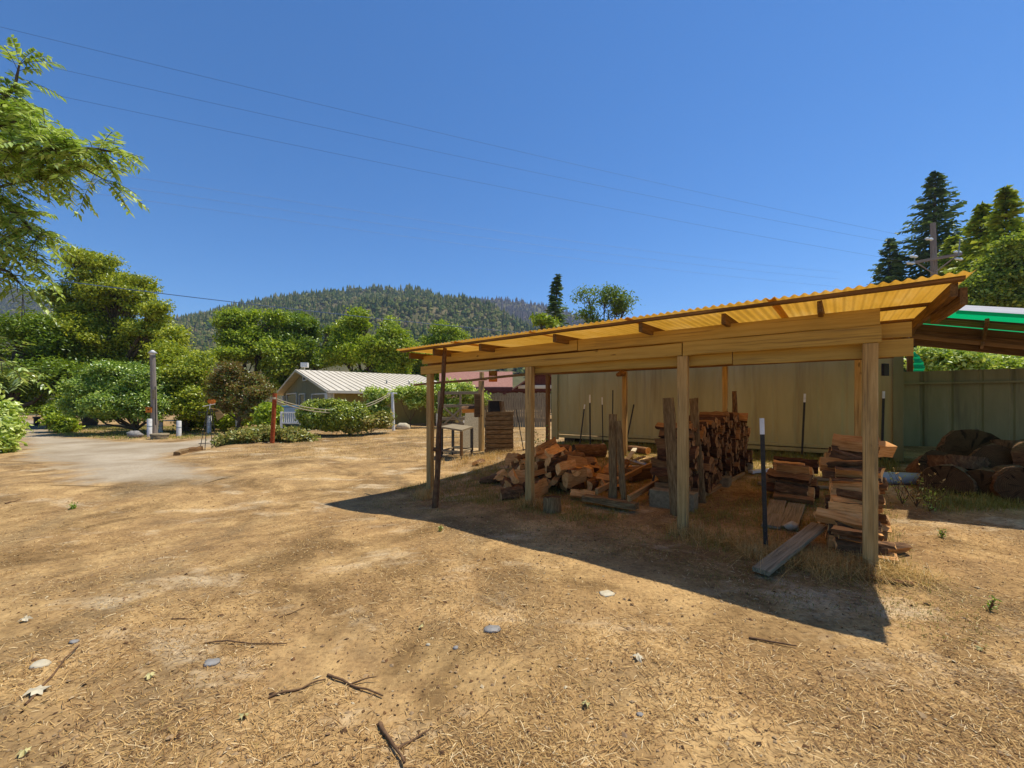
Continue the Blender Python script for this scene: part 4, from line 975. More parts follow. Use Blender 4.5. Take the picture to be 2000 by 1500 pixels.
mb = MB(); p = HP(hg(648), -.16, hz(648, 777)); box(mb, p, (.6, .35, .5), math.atan2(HG.y, HG.x)); mb.obj('window_cooler', MT['whitepaint'], hs)
mb = MB(); p = HP(hg(555.5), -.12, hz(555.5, 779)); box(mb, p, (.6, .2, .5), math.atan2(HG.y, HG.x)); mb.obj('meter_box', MT['whitepaint'], hs)
mb = MB(); board(mb, HP(w0, -.03, HB - .3), HP(w0, -.03, EV - .02), .12, .06, HR, 2, 0); mb.obj('corner_trim', MT['metalroof'], hs)
# porch roof on the right side
mb = MB(); V = [HP(-.5, 5.0, EV - .03), HP(-.5, HL_ + .2, EV - .03), HP(-3.2, HL_ + .2, EV - .42), HP(-3.2, 5.0, EV - .42)]; T = Vector((0, 0, .08)); mb.add([tuple(p) for p in V] + [tuple(p + T) for p in V], [(3, 2, 1, 0), (4, 5, 6, 7), (0, 1, 5, 4), (1, 2, 6, 5), (2, 3, 7, 6), (3, 0, 4, 7)]); mb.obj('porch_roof', MT['pinkroof'], hs)
for r in (5.1, 7, HL_):
    mb = MB(); board(mb, HP(-3.1, r, HB - .3), HP(-3.1, r, EV - .42), .1, .1, HR, 2, 0); mb.obj('porch_post', MT['whitepaint'], hs)
mb = MB(); p = at(595, 713, 36); box(mb, p, (.55, .4, .4), .2); board(mb, p + Vector((0, 0, -.2)), (p.x, p.y, HB), .06, .06, W, 2, 0); single('antenna_box', mb, MT['whitepaint'], 'small white box on a mast showing above the ridge of the house', 'box', (p.x, p.y, HB))
# deck, rail, tank and steps at the gable end
dk = thing('deck_railing', 'short white railing with balusters at the foot of the house gable', 'railing', gp(570, 832))
zd = 22.5
def rail(px0, px1, py, th=.07):
    mb = MB(); board(mb, at(px0, py, zd), at(px1, py, zd), th, th, (0, 0, 1), 1, 0); return mb
rail(548, 594, 806).obj('top_rail', MT['whitepaint'], dk); rail(548, 594, 826).obj('bottom_rail', MT['whitepaint'], dk)
for px in (549.5, 592):
    mb = MB(); board(mb, at(px, 836, zd), at(px, 804, zd), .1, .1, W, 1, 0); mb.obj('post', MT['whitepaint'], dk)
for px in np.linspace(555, 588, 9):
    mb = MB(); board(mb, at(px, 826, zd), at(px, 806, zd), .035, .035, W, 1, 0); mb.obj('baluster', MT['whitepaint'], dk)
tk_ = thing('water_tank', 'blue grey square tank with a paler lid behind the white railing', 'tank', at(577, 828, 23.3)); mb = MB(); p = at(577, 811, 23.3); box(mb, p, (.95, .7, .95), .15, ch=.05); mb.obj('body', MT['greyblue'], tk_)
mb = MB(); p = at(576, 793.5, 23.3); box(mb, p, (1.08, .8, .07), .15, ch=.02); mb.obj('lid', MT['bluepaint'], tk_)
stp = thing('porch_step', 'white wooden steps with a blue riser beside the big round hedge', 'steps', gp(597, 833))
for i in range(3):
    mb = MB(); p = at(598, 829 - i * 6, 23.2 + .25 * i); box(mb, p, (.6, .3, .06), .1); mb.obj('tread', MT['whitepaint'], stp); mb = MB(); box(mb, p + Vector((0, .1, -.1)), (.56, .04, .13), .1); mb.obj('riser', MT['bluepaint'], stp)

# ---- second house with the faded red roof, and the board fence
h2 = thing('red_roof_house', 'low house with a faded pinkish red shingle roof seen through the shed', 'house', (0, 34, .2))
a0, a1 = at(862, 0, 33), at(1003, 0, 33); mb = MB()
V = [at(858, 758, 33), at(1001, 758, 33), at(1001, 728, 37), at(858, 728, 37)]; T = Vector((0, 0, .1))
mb.add([tuple(p) for p in V] + [tuple(p + T) for p in V], [(0, 1, 2, 3), (7, 6, 5, 4), (0, 4, 5, 1), (1, 5, 6, 2), (2, 6, 7, 3), (3, 7, 4, 0)]); mb.obj('roof', MT['pinkroof'], h2)
mb = MB(); board(mb, at(858, 761, 32.97), at(1002, 761, 32.97), .06, .3, (0, 0, 1), 2, 0); mb.obj('fascia', MT['fascia'], h2)
V = [at(862, 763, 33.5), at(1075, 763, 33.5), at(1075, 800, 33.5), at(862, 800, 33.5)]; V2 = [p + Vector((0, 6, 0)) for p in V]; mb = MB(); mb.add([tuple(p) for p in V + V2], [(3, 2, 1, 0), (0, 1, 5, 4), (1, 2, 6, 5), (3, 0, 4, 7)]); mb.obj('wall', MT['fascia'], h2)
# cross gable: overhanging roof on the right
V = [at(1000, 762, 31.5), at(1060, 722, 31.5), at(1120, 762, 31.5)]; V2 = [p + Vector((0, 6, 0)) for p in V]; mb = MB()
for i in (0, 1):
    q = [V[i], V[i + 1], V2[i + 1], V2[i]]; mb.add([tuple(p) for p in q] + [tuple(p + T) for p in q], [(0, 1, 2, 3), (7, 6, 5, 4), (0, 4, 5, 1), (1, 5, 6, 2), (2, 6, 7, 3), (3, 7, 4, 0)])
mb.obj('gable_roof', MT['pinkroof'], h2)
mb = MB(); q = [p + Vector((0, .7, -.05)) for p in V]; mb.add([tuple(p) for p in q], [(0, 2, 1)]); q2 = [at(1012, 752, 32.1), at(1100, 752, 32.1), at(1100, 759, 32.1), at(1012, 759, 32.1)]; mb.obj('gable_wall', MT['fascia'], h2)
mb = MB(); mb.add([tuple(p) for p in q2], [(3, 2, 1, 0)]); board(mb, at(1012, 755, 32.05), at(1100, 755, 32.05), .04, .2, (0, 0, 1), 1, 0); mb.obj('trim', MT['metalroof'], h2)

bf = thing('board_fence', 'grey weathered vertical board fence in front of the red roofed house', 'fence', gp(990, 822))
fz = 24.5
mb = MB()
for px in np.arange(936, 1068, 4.6):
    a = at(px, 806, fz); a.z = -.1; b = at(px, 767 + rng.normal(0, .7), fz); board(mb, a, b, .125, .022, (0, -1, 0), 2, .003)
mb.obj('boards', MT['grey'], bf)
for py in (775, 797):
    mb = MB(); board(mb, at(936, py, fz + .06), at(1066, py, fz + .06), .04, .09, (0, 0, 1), 1, 0); mb.obj('rail', MT['grey'], bf)
mb = MB(); p = at(985, 768, fz - .1); box(mb, p, (.18, .04, .14), 0); single('fence_plaque', mb, MT['fascia'], 'tiny dark red plaque fixed on the grey board fence', 'plaque', p)

# ---- wooden field gate and its posts left of the planter
gt = thing('field_gate', 'weathered grey green barred gate with crossing diagonal braces, among the vines', 'gate', gp(895, 838))
gzz = 18.5
for py in (768, 793, 818, 830):
    mb = MB(); board(mb, at(856, py, gzz), at(937, py - 1, gzz), .04, .13, (0, 0, 1), 3, .003); mb.obj('bar', MT['grey'], gt)
for px in (857, 899, 934):
    mb = MB(); board(mb, at(px, 838, gzz + .05), at(px, 764, gzz + .05), .1, .05, (0, -1, 0), 2, .002); mb.obj('stile', MT['grey'], gt)
for (a, b) in (((860, 790), (905, 828)), ((868, 828), (906, 792))):
    mb = MB(); board(mb, at(a[0], a[1], gzz - .05), at(b[0], b[1], gzz - .05), .03, .08, (0, 0, 1), 2, .002); mb.obj('brace', MT['grey'], gt)
# ---- capped post with the orange sign
cp = thing('capped_post', 'cream square post with a flat cap standing beyond the left end of the woodshed', 'post', gp(940, 878)); f = gp(940, 880)
mb = MB(); board(mb, f - Vector((0, 0, .1)), at(940, 744, f.y), .15, .13, W, 4); mb.obj('shaft', MT['postpaint'], cp); mb = MB(); box(mb, at(941, 741, f.y), (.26, .22, .06), .6); mb.obj('cap', MT['postpaint'], cp); mb = MB(); board(mb, at(941, 738, f.y), at(941, 727, f.y), .12, .1, W, 1, 0); mb.obj('top_block', MT['postpaint'], cp)
sg = thing('hanging_sign', 'small orange and brown sign hanging under the beam near the capped post', 'sign', SH(5.05, .35, 2.0)); zs = SH(5.05, .3).y
mb = MB(); V = at(963, 740.5, 8.2); box(mb, V, (.165, .012, .105), -.1, ch=.002); mb.obj('orange_panel', MT['orange'], sg); mb = MB(); V = at(963, 729.5, 8.2); box(mb, V, (.165, .012, .1), -.1, ch=.002); mb.obj('brown_panel', MT['raw'], sg)
mb = MB()
for px in (957, 969): tube(mb, [at(px, 727, 8.2), at(px, 712, 8.2)], .003, 4)
mb.obj('hook', MT['darkmetal'], sg)
mb = MB()
for k in range(3): p = at(963, 727.5 + k * 2, 8.185); box(mb, p, (.13 - .03 * k, .004, .008), -.1, ch=.001)
for k in range(2): p = at(963, 737 + k * 4, 8.185); box(mb, p, (.1, .004, .01), -.1, ch=.001)
mb.obj('lettering', MT['orange'] if False else MT['twine'], sg)
# ---- boarded planter with the black box and the wood block on it
pl = thing('boarded_planter', 'tall crate clad with stacked horizontal boards behind the garden rods', 'crate', gp(975, 884)); f = gp(975, 884); zp = f.y
for i in range(9):
    y0 = 884 - i * 8.9; mb = MB(); board(mb, at(948 + rng.normal(0, .4), y0 - 4.4, zp), at(1003 + rng.normal(0, .6), y0 - 5.4, zp), .05, .118, (0, 0, 1), 3, .003); mb.obj('board', MT['slab'], pl)
mb = MB(); a = at(948, 845, zp + .6); b = at(1003, 845, zp + .6); V = [at(949, 884, zp + .03), at(1002, 884, zp + .03), at(1002, 806, zp + .03), at(949, 806, zp + .03)]; V2 = [p + Vector((0, .75, 0)) for p in V]; mb.add([tuple(p) for p in V + V2], [(3, 2, 1, 0), (0, 4, 7, 3), (1, 2, 6, 5), (2, 3, 7, 6), (4, 5, 6, 7)]); mb.obj('core', MT['raw'], pl)
bb = thing('black_cupboard', 'small open dark box with a slatted side standing on the boarded planter', 'box', at(968, 805, zp + .3)); mb = MB(); p = at(966, 794, zp + .3); box(mb, p, (.36, .34, .36), .2, ch=.01); mb.obj('case', MT['black'], bb)
mb = MB(); p = at(966, 782.5, zp + .3); box(mb, p, (.44, .38, .025), .2); mb.obj('lid', MT['grey'], bb)
for k in range(4):
    mb = MB(); a = at(978 + k * 2.6, 805, zp + .1); b = at(976 + k * 2.4, 784, zp + .1); board(mb, a, b, .03, .015, W, 1, .001); mb.obj('slat', MT['raw'], bb)
p = at(917, 798, zp + .9); me = log_mesh('log_round', .5, .17, .2, 3.3, LB, 5, 7, .06, 91); put_log(me, p, (1, .1, .05), .2, 'bright orange split chunk resting on the slanted grey panel behind the shed', None, 'firewood_log')
mb = MB(); p = at(932, 792, zp + .8); box(mb, p, (.18, .2, .75), .2, ch=.01); single('wood_block', mb, MT['raw'], 'tall brown block beside the orange chunk, left of the capped post', 'block', (p.x, p.y, p.z - .37))
mb = MB(); f = gp(912, 876); V = [at(901, 878, f.y), at(934, 878, f.y + .2), at(937, 806, f.y + .9), at(909, 806, f.y + .8)]; T = Vector((0, .05, 0)); mb.add([tuple(p) for p in V] + [tuple(p + T) for p in V], [(0, 1, 2, 3), (7, 6, 5, 4), (0, 4, 5, 1), (1, 5, 6, 2), (2, 6, 7, 3), (3, 7, 4, 0)], [(p.z * 3, p.x, p.y) for p in V + V]); single('wall_panel', mb, MT['grey'], 'broad grey panel leaning upright left of the capped post', 'panel', f)
# ---- rolling work table
tb = thing('work_table', 'low dark steel work table on castors with a pale top, left of the capped post', 'table', gp(888, 893)); f = gp(890, 893); z0 = f.y
TC = [at(860, 836, z0 - .1), at(902, 843, z0 - .55), at(924, 836, z0 + .1), at(884, 831, z0 + .6)]; mb = MB(); T = Vector((0, 0, .05)); mb.add([tuple(p) for p in TC] + [tuple(p + T) for p in TC], [(3, 2, 1, 0), (4, 5, 6, 7), (0, 1, 5, 4), (1, 2, 6, 5), (2, 3, 7, 6), (3, 0, 4, 7)]); mb.obj('tabletop', MT['grey'], tb)
LGs = []
for i, p in enumerate(TC):
    c = sum(TC, Vector()) / 4; q = p.lerp(c, .08); fz_ = gz(q.x, q.y) + .1; mb = MB(); board(mb, (q.x, q.y, fz_), (q.x, q.y, p.z), .07, .07, W, 1, 0); lg = mb.obj('leg', MT['raw'] if i == 1 else MT['darkmetal'], tb); LGs.append(Vector((q.x, q.y, fz_ + .12)))
    mb = MB(); tube(mb, [(q.x - .02, q.y, fz_ - .05), (q.x + .02, q.y, fz_ - .05)], .055, 12); mb.obj('castor', MT['darkmetal'], lg)
for i in range(4):
    mb = MB(); board(mb, LGs[i], LGs[(i + 1) % 4], .04, .05, (0, 0, 1), 1, 0); mb.obj('shelf_rail', MT['grey'], tb)

# ---- clothes line: rusty post, white post, two sagging ropes
f = gp(531, 866); rp = thing('rusty_post', 'leaning rust red pipe post in the low grey green shrub', 'post', f); tp = at(537, 768, f.y)
mb = MB(); tube(mb, [f - Vector((0, 0, .2)), tp], [.078, .078], 12); mb.obj('shaft', MT['rust'], rp); mb = MB(); k = f.lerp(tp, .89); tube(mb, [k + Vector((0, -.1, -.02)), k + Vector((0, -.1, .06))], [.1, .1], 10); mb.obj('rope_band', MT['twine'], rp)
f2 = gp(769, 841); wp = thing('white_post', 'slender white washing line post before the vines', 'post', f2); tp2 = at(766, 766, f2.y); mb = MB(); tube(mb, [f2 - Vector((0, 0, .2)), tp2], [.085, .075], 10); mb.obj('shaft', MT['whitepaint'], wp)
mb = MB(); tube(mb, [tp2 + Vector((-.25, 0, -.06)), tp2 + Vector((.25, 0, -.06))], .03, 8); mb.obj('arm', MT['whitepaint'], wp)
def rope(a, b, sag, r, n=18): return [a.lerp(b, i / n) - Vector((0, 0, sag * 4 * (i / n) * (1 - i / n))) for i in range(n + 1)]
for i, (da, db, sag) in enumerate(((-.22, -.05, .62), (-.3, -.14, .66))):
    mb = MB(); tube(mb, rope(tp + Vector((.09, -.05, da)), tp2 + Vector((-.1, 0, db)), sag, .03), .022, 6); single('clothes_rope', mb, MT['twine'], ('pale rope sagging over the hedge, the higher of the two' if i == 0 else 'pale rope sagging over the hedge, the lower of the two'), 'rope', tp)

# ---- lamp pole, bollards, windmill, planters at the edge of the drive
f = gp(302, 852); lp = thing('lamp_pole', 'tall weathered wooden pole with a small white lamp cap beside the drive', 'pole', f); tp = at(298, 694, f.y); mb = MB(); tube(mb, [f - Vector((0, 0, .2)), f.lerp(tp, .5), tp], [.16, .145, .13], 10); mb.obj('shaft', MT['pole'], lp)
mb = MB(); tube(mb, [tp, tp + Vector((0, 0, .1)), tp + Vector((0, 0, .12)), tp + Vector((0, 0, .3))], [.12, .14, .24, .05], 12); mb.obj('lamp_cap', MT['whitepaint'], lp)
mb = MB(); p = at(301, 770, f.y - .16); box(mb, p, (.14, .1, .5), .1); mb.obj('switch_box', MT['grey'], lp); mb = MB(); tube(mb, [at(304, 830, f.y - .15), at(303, 755, f.y - .15)], .03, 6); mb.obj('conduit', MT['darkmetal'], lp)
bh = thing('bird_box', 'square orange box fixed beside the lamp pole', 'box', at(293, 806, f.y)); mb = MB(); p = at(293, 800.5, f.y - .1); box(mb, p, (.3, .25, .3), .1); mb.obj('body', MT['orange'], bh); mb = MB(); box(mb, p + Vector((0, 0, .17)), (.36, .32, .03), .1); mb.obj('lid', MT['raw'], bh); mb = MB(); q = p + Vector((.02, -.13, .02)); tube(mb, [q, q + Vector((0, -.02, 0))], .04, 8); mb.obj('hole', MT['black'], bh)
mb = MB(); tube(mb, [(p.x, p.y + .05, gz(p.x, p.y) - .1), (p.x, p.y + .05, p.z - .14)], .03, 6); mb.obj('stand', MT['darkmetal'], bh)
for (px, y0, y1, lab) in ((292, 818, 853, 'white bollard left of the lamp pole'), (304, 817, 843, 'white bollard directly in front of the lamp pole, in the low tub'), (314, 822, 846, 'white bollard with a pinkish stain just right of the lamp pole'), (349.5, 822, 852, 'white bollard standing alone right of the lamp pole'), (409, 812, 846, 'white bollard behind the toy windmill'), (464, 817, 843, 'white bollard by the bronze leaved tree')):
    fz_ = gp(px, y1); tp = at(px, y0, fz_.y); b = thing('bollard', lab, 'bollard', fz_, 'white bollards along the drive'); mb = MB(); tube(mb, [fz_ - Vector((0, 0, .2)), tp - Vector((0, 0, .03)), tp], [.12, .12, .1], 12); mb.obj('shaft', MT['whitepaint'], b)
    mb = MB(); k = fz_.lerp(tp, .55); tube(mb, [k, k + Vector((0, 0, .05))], [.124, .124], 12); mb.obj('band', MT['greyblue'], b)
for (px, py, r, hh, mat, lab) in ((312, 857, .42, .28, 'grey', 'round grey wooden tub at the foot of the lamp pole'),):
    p = gp(px, py); t_ = thing('planter_tub', lab, 'planter', p); mb = MB(); tube(mb, [p - Vector((0, 0, .05)), p + Vector((0, 0, hh)), p + Vector((0, 0, hh + .01))], [r * .85, r, r * .9], 16); mb.obj('staves', MT[mat], t_); mb = MB(); tube(mb, [p + Vector((0, 0, hh * .6)), p + Vector((0, 0, hh * .75))], [r * .985, r * 1.0], 16, cap=False); mb.obj('hoop', MT['darkmetal'], t_)
p = gp(264, 855); rock(p + Vector((0, 0, .15)), .4, .6, 12, 'stone', 'large grey boulder left of the lamp pole'); 
p = gp(808, 826); rock(gp(788, 838) + Vector((0, 0, .12)), .38, .65, 14, 'palestone', 'pale rounded boulder beside the white washing line post')
p = gp(846, 815); tube(MB(), [p, p + Vector((0, 0, .1))], .1, 6); jb = MB(); tube(jb, [p, p + Vector((0, 0, .12)), p + Vector((0, 0, .3)), p + Vector((0, 0, .36))], [.1, .2, .17, .12], 12); single('terracotta_pot', jb, MT['rust'], 'terracotta pot under the porch by the vines', 'pot', p)
# toy windmill
f = gp(407, 877); wm = thing('garden_windmill', 'small dark metal garden windmill with an orange wheel and pale tail', 'windmill', f); zt = f.y; top = at(409, 797, zt)
for (px, py, dz) in ((390, 876, -.2), (400, 878, -.45), (414, 876, .1), (423, 872, .35)):
    a = gp(px, py + 1); a = Vector((at(px, py, zt + dz).x, zt + dz, gz(at(px, py, zt + dz).x, zt + dz) - .05)); tp = top + Vector(((px - 407) * .0035, dz * .15, 0)); mb = MB(); tube(mb, [a, tp], .014, 5); mb.obj('leg', MT['darkmetal'], wm)
for z, k in ((.25, .8), (.6, .58), (1.0, .33)):
    mb = MB(); q = [Vector((f.x + (px - 407) / F * zt * k, zt + dz * k, f.z + z)) for (px, dz) in ((390, -.2), (400, -.45), (423, .35), (414, .1))]
    for i in range(4): tube(mb, [q[i], q[(i + 1) % 4]], .009, 4)
    mb.obj('cross_brace', MT['darkmetal'], wm)
mb = MB(); tube(mb, [at(389, 806, zt), at(427, 803, zt)], .013, 5); tube(mb, [at(389, 803, zt), at(389, 812, zt)], .02, 5); mb.obj('platform', MT['steel'], wm)
mb = MB(); tube(mb, [top - Vector((0, 0, .05)), at(411, 786, zt)], .02, 6); tube(mb, [at(396, 794, zt), at(420, 789, zt)], .014, 5); mb.obj('head', MT['whitepaint'], wm)
hub = at(413, 784, zt - .12); wh = MB()
for i in range(12):
    a = 2 * math.pi * i / 12; d = Vector((math.cos(a), 0, math.sin(a) * .62)); n_ = Vector((-d.z, 0, d.x)); q0, q1 = hub + d * .03, hub + d * .17; wh.add([tuple(q0 - n_ * .012), tuple(q1 - n_ * .045), tuple(q1 + n_ * .04 + Vector((0, .03, 0))), tuple(q0 + n_ * .012)], [(0, 1, 2, 3)])
tube(wh, [hub + Vector((0, -.02, 0)), hub + Vector((0, .05, 0))], .04, 8); wh.obj('wheel', MT['orange'], wm)
mb = MB(); q = [at(420, 806, zt + .1), at(428, 800, zt + .1), at(438, 812, zt + .1), at(424, 822, zt + .1)]; T = Vector((0, .01, 0)); mb.add([tuple(p) for p in q] + [tuple(p + T) for p in q], [(0, 1, 2, 3), (7, 6, 5, 4), (0, 4, 5, 1), (1, 5, 6, 2), (2, 6, 7, 3), (3, 7, 4, 0)]); tube(mb, [top, q[1]], .01, 5); mb.obj('tail', MT['postpaint'], wm)
# low brick and timber edging where the dirt meets the drive
for i, (a, b, mat, lab) in enumerate((((345, 890), (362, 884), 'slab', 'rotten brown log edging at the corner of the drive'), ((362, 884), (392, 879), 'raw', 'brown timber edging running to the garden windmill'))):
    A, B = gp(*a), gp(*b); mb = MB(); board(mb, A + Vector((0, 0, .05)), B + Vector((0, 0, .05)), .2, .2, (0, 0, 1), 5, .012, .03); single('timber_edging', mb, MT[mat], lab, 'edging', A)
# dark trestle by the far drive, mossy stump beside it
f = gp(82, 832); tr = thing('dark_bench', 'dark trestle bench standing beside the far end of the drive', 'bench', f); mb = MB(); board(mb, at(70, 815, f.y), at(97, 814, f.y), .5, .12, (0, 0, 1), 2, .004); mb.obj('top', MT['darkmetal'], tr)
for px in (72, 95):
    mb = MB(); board(mb, at(px, 832, f.y), at(px, 815, f.y), .12, .4, (0, 1, 0), 1, .003); mb.obj('leg', MT['darkmetal'], tr)
f = gp(102, 837); st2_ = MB(); tube(st2_, [f - Vector((0, 0, .1)), f + Vector((.1, 0, .5)), f + Vector((0, 0, .95))], [.34, .28, .24], 12, jit=.07); single('tree_stump', st2_, MT['bark'], 'tall dark stump by the trestle bench, overgrown on one side', 'stump', f)

# ---- utility pole and its wires
up = thing('utility_pole', 'grey wooden utility pole with a crossarm behind the amber roof', 'pole', (25.2, 25, .5)); zu = 25.0
mb = MB(); tube(mb, [(at(1829, 700, zu).x, zu, .3), at(1825, 560, zu), at(1822, 436, zu)], [.2, .17, .13], 12); mb.obj('shaft', MT['pole'], up)
ar = MB(); board(ar, at(1772, 515, zu - .3), at(1878, 496, zu - 1.2 + .6), .12, .15, (0, 0, 1), 2, .002); arm = ar.obj('crossarm', MT['pole'], up)
for (a, b) in (((1790, 513), (1825, 535)), ((1868, 500), (1829, 530))):
    mb = MB(); board(mb, at(a[0], a[1], zu - .4), at(b[0], b[1], zu - .2), .03, .07, (0, 0, 1), 1, 0); mb.obj('brace', MT['pole'], up)
INS = [((1780, 513), -14), ((1872, 492), 6), ((1816, 466), -10)]
for (px, py), dx in INS + [((1786, 500), -10), ((1874, 505), 8)]:
    c = at(px, py, zu - .6); q = [c + Vector((-.26 + .13 * k, .02 * k, -.005 * k)) for k in range(5)]; mb = MB(); tube(mb, q, [.04, .09, .06, .09, .04], 10); mb.obj('insulator', MT['glassy'], arm if py > 480 else up)
mb = MB(); tube(mb, [at(1786, 512, zu - .5), at(1786, 492, zu - .5)], .02, 6); tube(mb, [at(1872, 500, zu - .8), at(1875, 466, zu - .8)], .03, 6); mb.obj('pin', MT['galv'], arm)
def wire(a, b, sag, r, label, n=26, mat='wire'):
    mb = MB(); tube(mb, rope(a, b, sag, r, n), r, 5, cap=False); return single('power_line', mb, MT[mat], label, 'wire', a, 'thin power lines crossing the sky')
wl = 30
for (pa, za, pb, zb, sag, r, lab) in (
    ((-260, -12), 11, (1816, 470), 24.5, .25, .0043, 'highest power line, running from the top left corner to the top of the utility pole'),
    ((-260, 50), 11.5, (1780, 480), 24.4, .25, .0043, 'second highest power line from the left edge of the sky'),
    ((-200, 120), 12, (1780, 512), 24.3, .25, .0043, 'third power line, starting above the walnut branches'),
    ((-200, 275), 17, (1640, 532), 55, .5, .010, 'fourth power line, emerging right of the tip of the walnut branch'),
    ((-200, 300), 17.5, (1640, 545), 55, .5, .010, 'fifth power line, second below the tip of the walnut branch'),
    ((-200, 322), 18, (1640, 560), 55, .5, .010, 'sixth power line, lowest of those below the tip of the walnut branch')):
    wire(at(pa[0], pa[1], za), at(pb[0], pb[1], zb), sag, r, lab, mat='wire' if za < 13 else 'wirepale')
wire(at(-300, 495, 24), at(1320, 668, 75), .9, .03, 'dark thick cable passing low in front of the hill')
# ================================================================ TREES AND PLANTS
def L(px, py, rp, z, **k): return plobe(px, py, rp, z, **k)
def gbase(px, z): k = (px - 1000) / F; return (k * z, z, gz(k * z, z))

# big trees on the left
broadleaf('large_tree', 'biggest spreading tree on the left, its ragged top above the lamp pole', 'tree', gbase(170, 35),
    [L(155, 510, 30, 35), L(200, 522, 30, 35), L(190, 560, 42, 35), L(150, 585, 40, 35.5), L(238, 585, 44, 35), L(235, 555, 22, 35), L(268, 572, 32, 35), L(215, 600, 40, 36), L(165, 610, 34, 35), L(300, 610, 24, 34), L(130, 645, 52, 36), L(215, 655, 52, 34), L(290, 655, 42, 34.5), L(325, 670, 26, 35), L(165, 715, 72, 35), L(190, 660, 60, 35.5), L(90, 660, 44, 36), L(255, 710, 56, 36), L(300, 735, 40, 35), L(110, 700, 44, 35)],
    'locust', .105, 1500, 80, .34, .42, thr=-.22, freq=.42, fork=.35)
broadleaf('broad_tree', 'dark leafy tree at the far left edge, behind the walnut branches', 'tree', gbase(25, 31),
    [L(-70, 670, 62, 31), L(30, 655, 42, 31), L(80, 650, 32, 31.5), L(-20, 710, 66, 31), L(70, 690, 58, 32), L(40, 755, 66, 31), L(110, 745, 48, 31), L(-80, 760, 70, 30)],
    'maple_dark', .1, 720, 90, .42, .36, thr=-.15, freq=.4)
broadleaf('fruit_tree', 'low round grey green fruit tree behind the lamp pole', 'tree', gbase(270, 26),
    [L(228, 742, 36, 26), L(190, 765, 42, 26), L(285, 752, 38, 26.3), L(150, 788, 28, 26), L(250, 785, 54, 25.6), L(318, 788, 34, 26.5), L(200, 798, 36, 25.6), L(240, 722, 16, 26), L(262, 726, 14, 26), L(205, 736, 14, 26), L(168, 760, 12, 26), L(295, 800, 30, 25.5)],
    'fig', .075, 950, 70, .22, .12, thr=-.25, freq=.7, stems=3, fork=.12)
broadleaf('shade_tree', 'bright green tree between the lamp pole and the bronze leaved tree', 'tree', gbase(365, 28),
    [L(340, 700, 34, 29), L(372, 735, 46, 28), L(400, 765, 34, 28), L(340, 770, 46, 28), L(385, 795, 36, 27), L(330, 660, 26, 31)],
    'locust', .09, 640, 80, .32, .2, thr=-.2, freq=.5)
broadleaf('bronze_tree', 'bronze and green leaved small tree between the windmill and the house', 'tree', gbase(470, 26),
    [L(456, 716, 16, 26), L(436, 742, 24, 26), L(478, 748, 26, 26), L(505, 768, 20, 26), L(452, 780, 36, 26), L(486, 798, 26, 26), L(424, 776, 18, 26)],
    'plum', .07, 620, 60, .22, .11, thr=-.2, freq=.8, stems=2)
# maples behind the house
MA = [
 ('maple_tree', 'broad maple directly behind the bronze leaved tree', 488, 48, 'maple', [L(470, 632, 34, 48), L(520, 625, 30, 48), L(455, 672, 40, 48), L(505, 675, 52, 48), L(470, 715, 50, 47), L(540, 700, 44, 48)]),
 ('maple_tree', 'darker maple right behind the house ridge', 590, 52, 'maple_dark', [L(560, 635, 30, 52), L(600, 650, 44, 52), L(570, 690, 46, 51), L(620, 700, 46, 52), L(640, 645, 24, 52)]),
 ('maple_tree', 'tallest maple behind the right half of the house roof', 720, 46, 'maple', [L(715, 632, 30, 46), L(745, 628, 26, 46), L(690, 655, 34, 46), L(760, 660, 38, 46), L(670, 690, 36, 46), L(720, 690, 56, 45), L(790, 695, 34, 46), L(770, 720, 40, 46)]),
 ('round_tree', 'round topped green tree just above the left end of the amber roof', 872, 62, 'maple', [L(868, 655, 28, 62), L(845, 675, 26, 62), L(895, 676, 26, 62), L(870, 700, 44, 62)]),
 ('maple_tree', 'pale green maple between the house roof and the amber roof', 815, 58, 'maple', [L(800, 690, 24, 58), L(820, 710, 30, 58), L(845, 725, 30, 58)])]
for q_ in MA:
    q_[5].extend([L(q_[2] - 22, 752, 34, q_[3]), L(q_[2] + 22, 756, 32, q_[3])])
for nm, lab, px, z, m_, lobes in MA:
    broadleaf(nm, lab, 'tree', gbase(px, z), lobes, m_, .15, 900, 78, .42, .4, 'maples behind the house' if nm == 'maple_tree' else None, thr=-.08, freq=.3)
conifer('conifer', 'dark narrow fir standing above the middle of the amber roof', 'tree', (at(1080, 800, 60).x, 60, -2), at(0, 540, 60).z + 2, 4.2, 'fir', None, 34, 8, .25, .42, .4, .5, .6)
broadleaf('wispy_tree', 'thin wispy tree with open twigs above the amber roof', 'tree', gbase(1182, 52),
    [L(1150, 582, 20, 52), L(1180, 575, 20, 52), L(1212, 578, 18, 52), L(1140, 612, 18, 52), L(1190, 605, 26, 52), L(1222, 600, 14, 52), L(1165, 630, 22, 52)], 'maple_dark', .15, 120, 22, .55, .22, thr=-.05, freq=.5, fork=.55)
broadleaf('small_tree', 'small bright treetop at the foot of the narrow fir', 'tree', gbase(1062, 42), [L(1058, 632, 13, 42), L(1075, 640, 13, 42), L(1064, 660, 24, 42)], 'maple', .18, 90, 40, .4, .2)

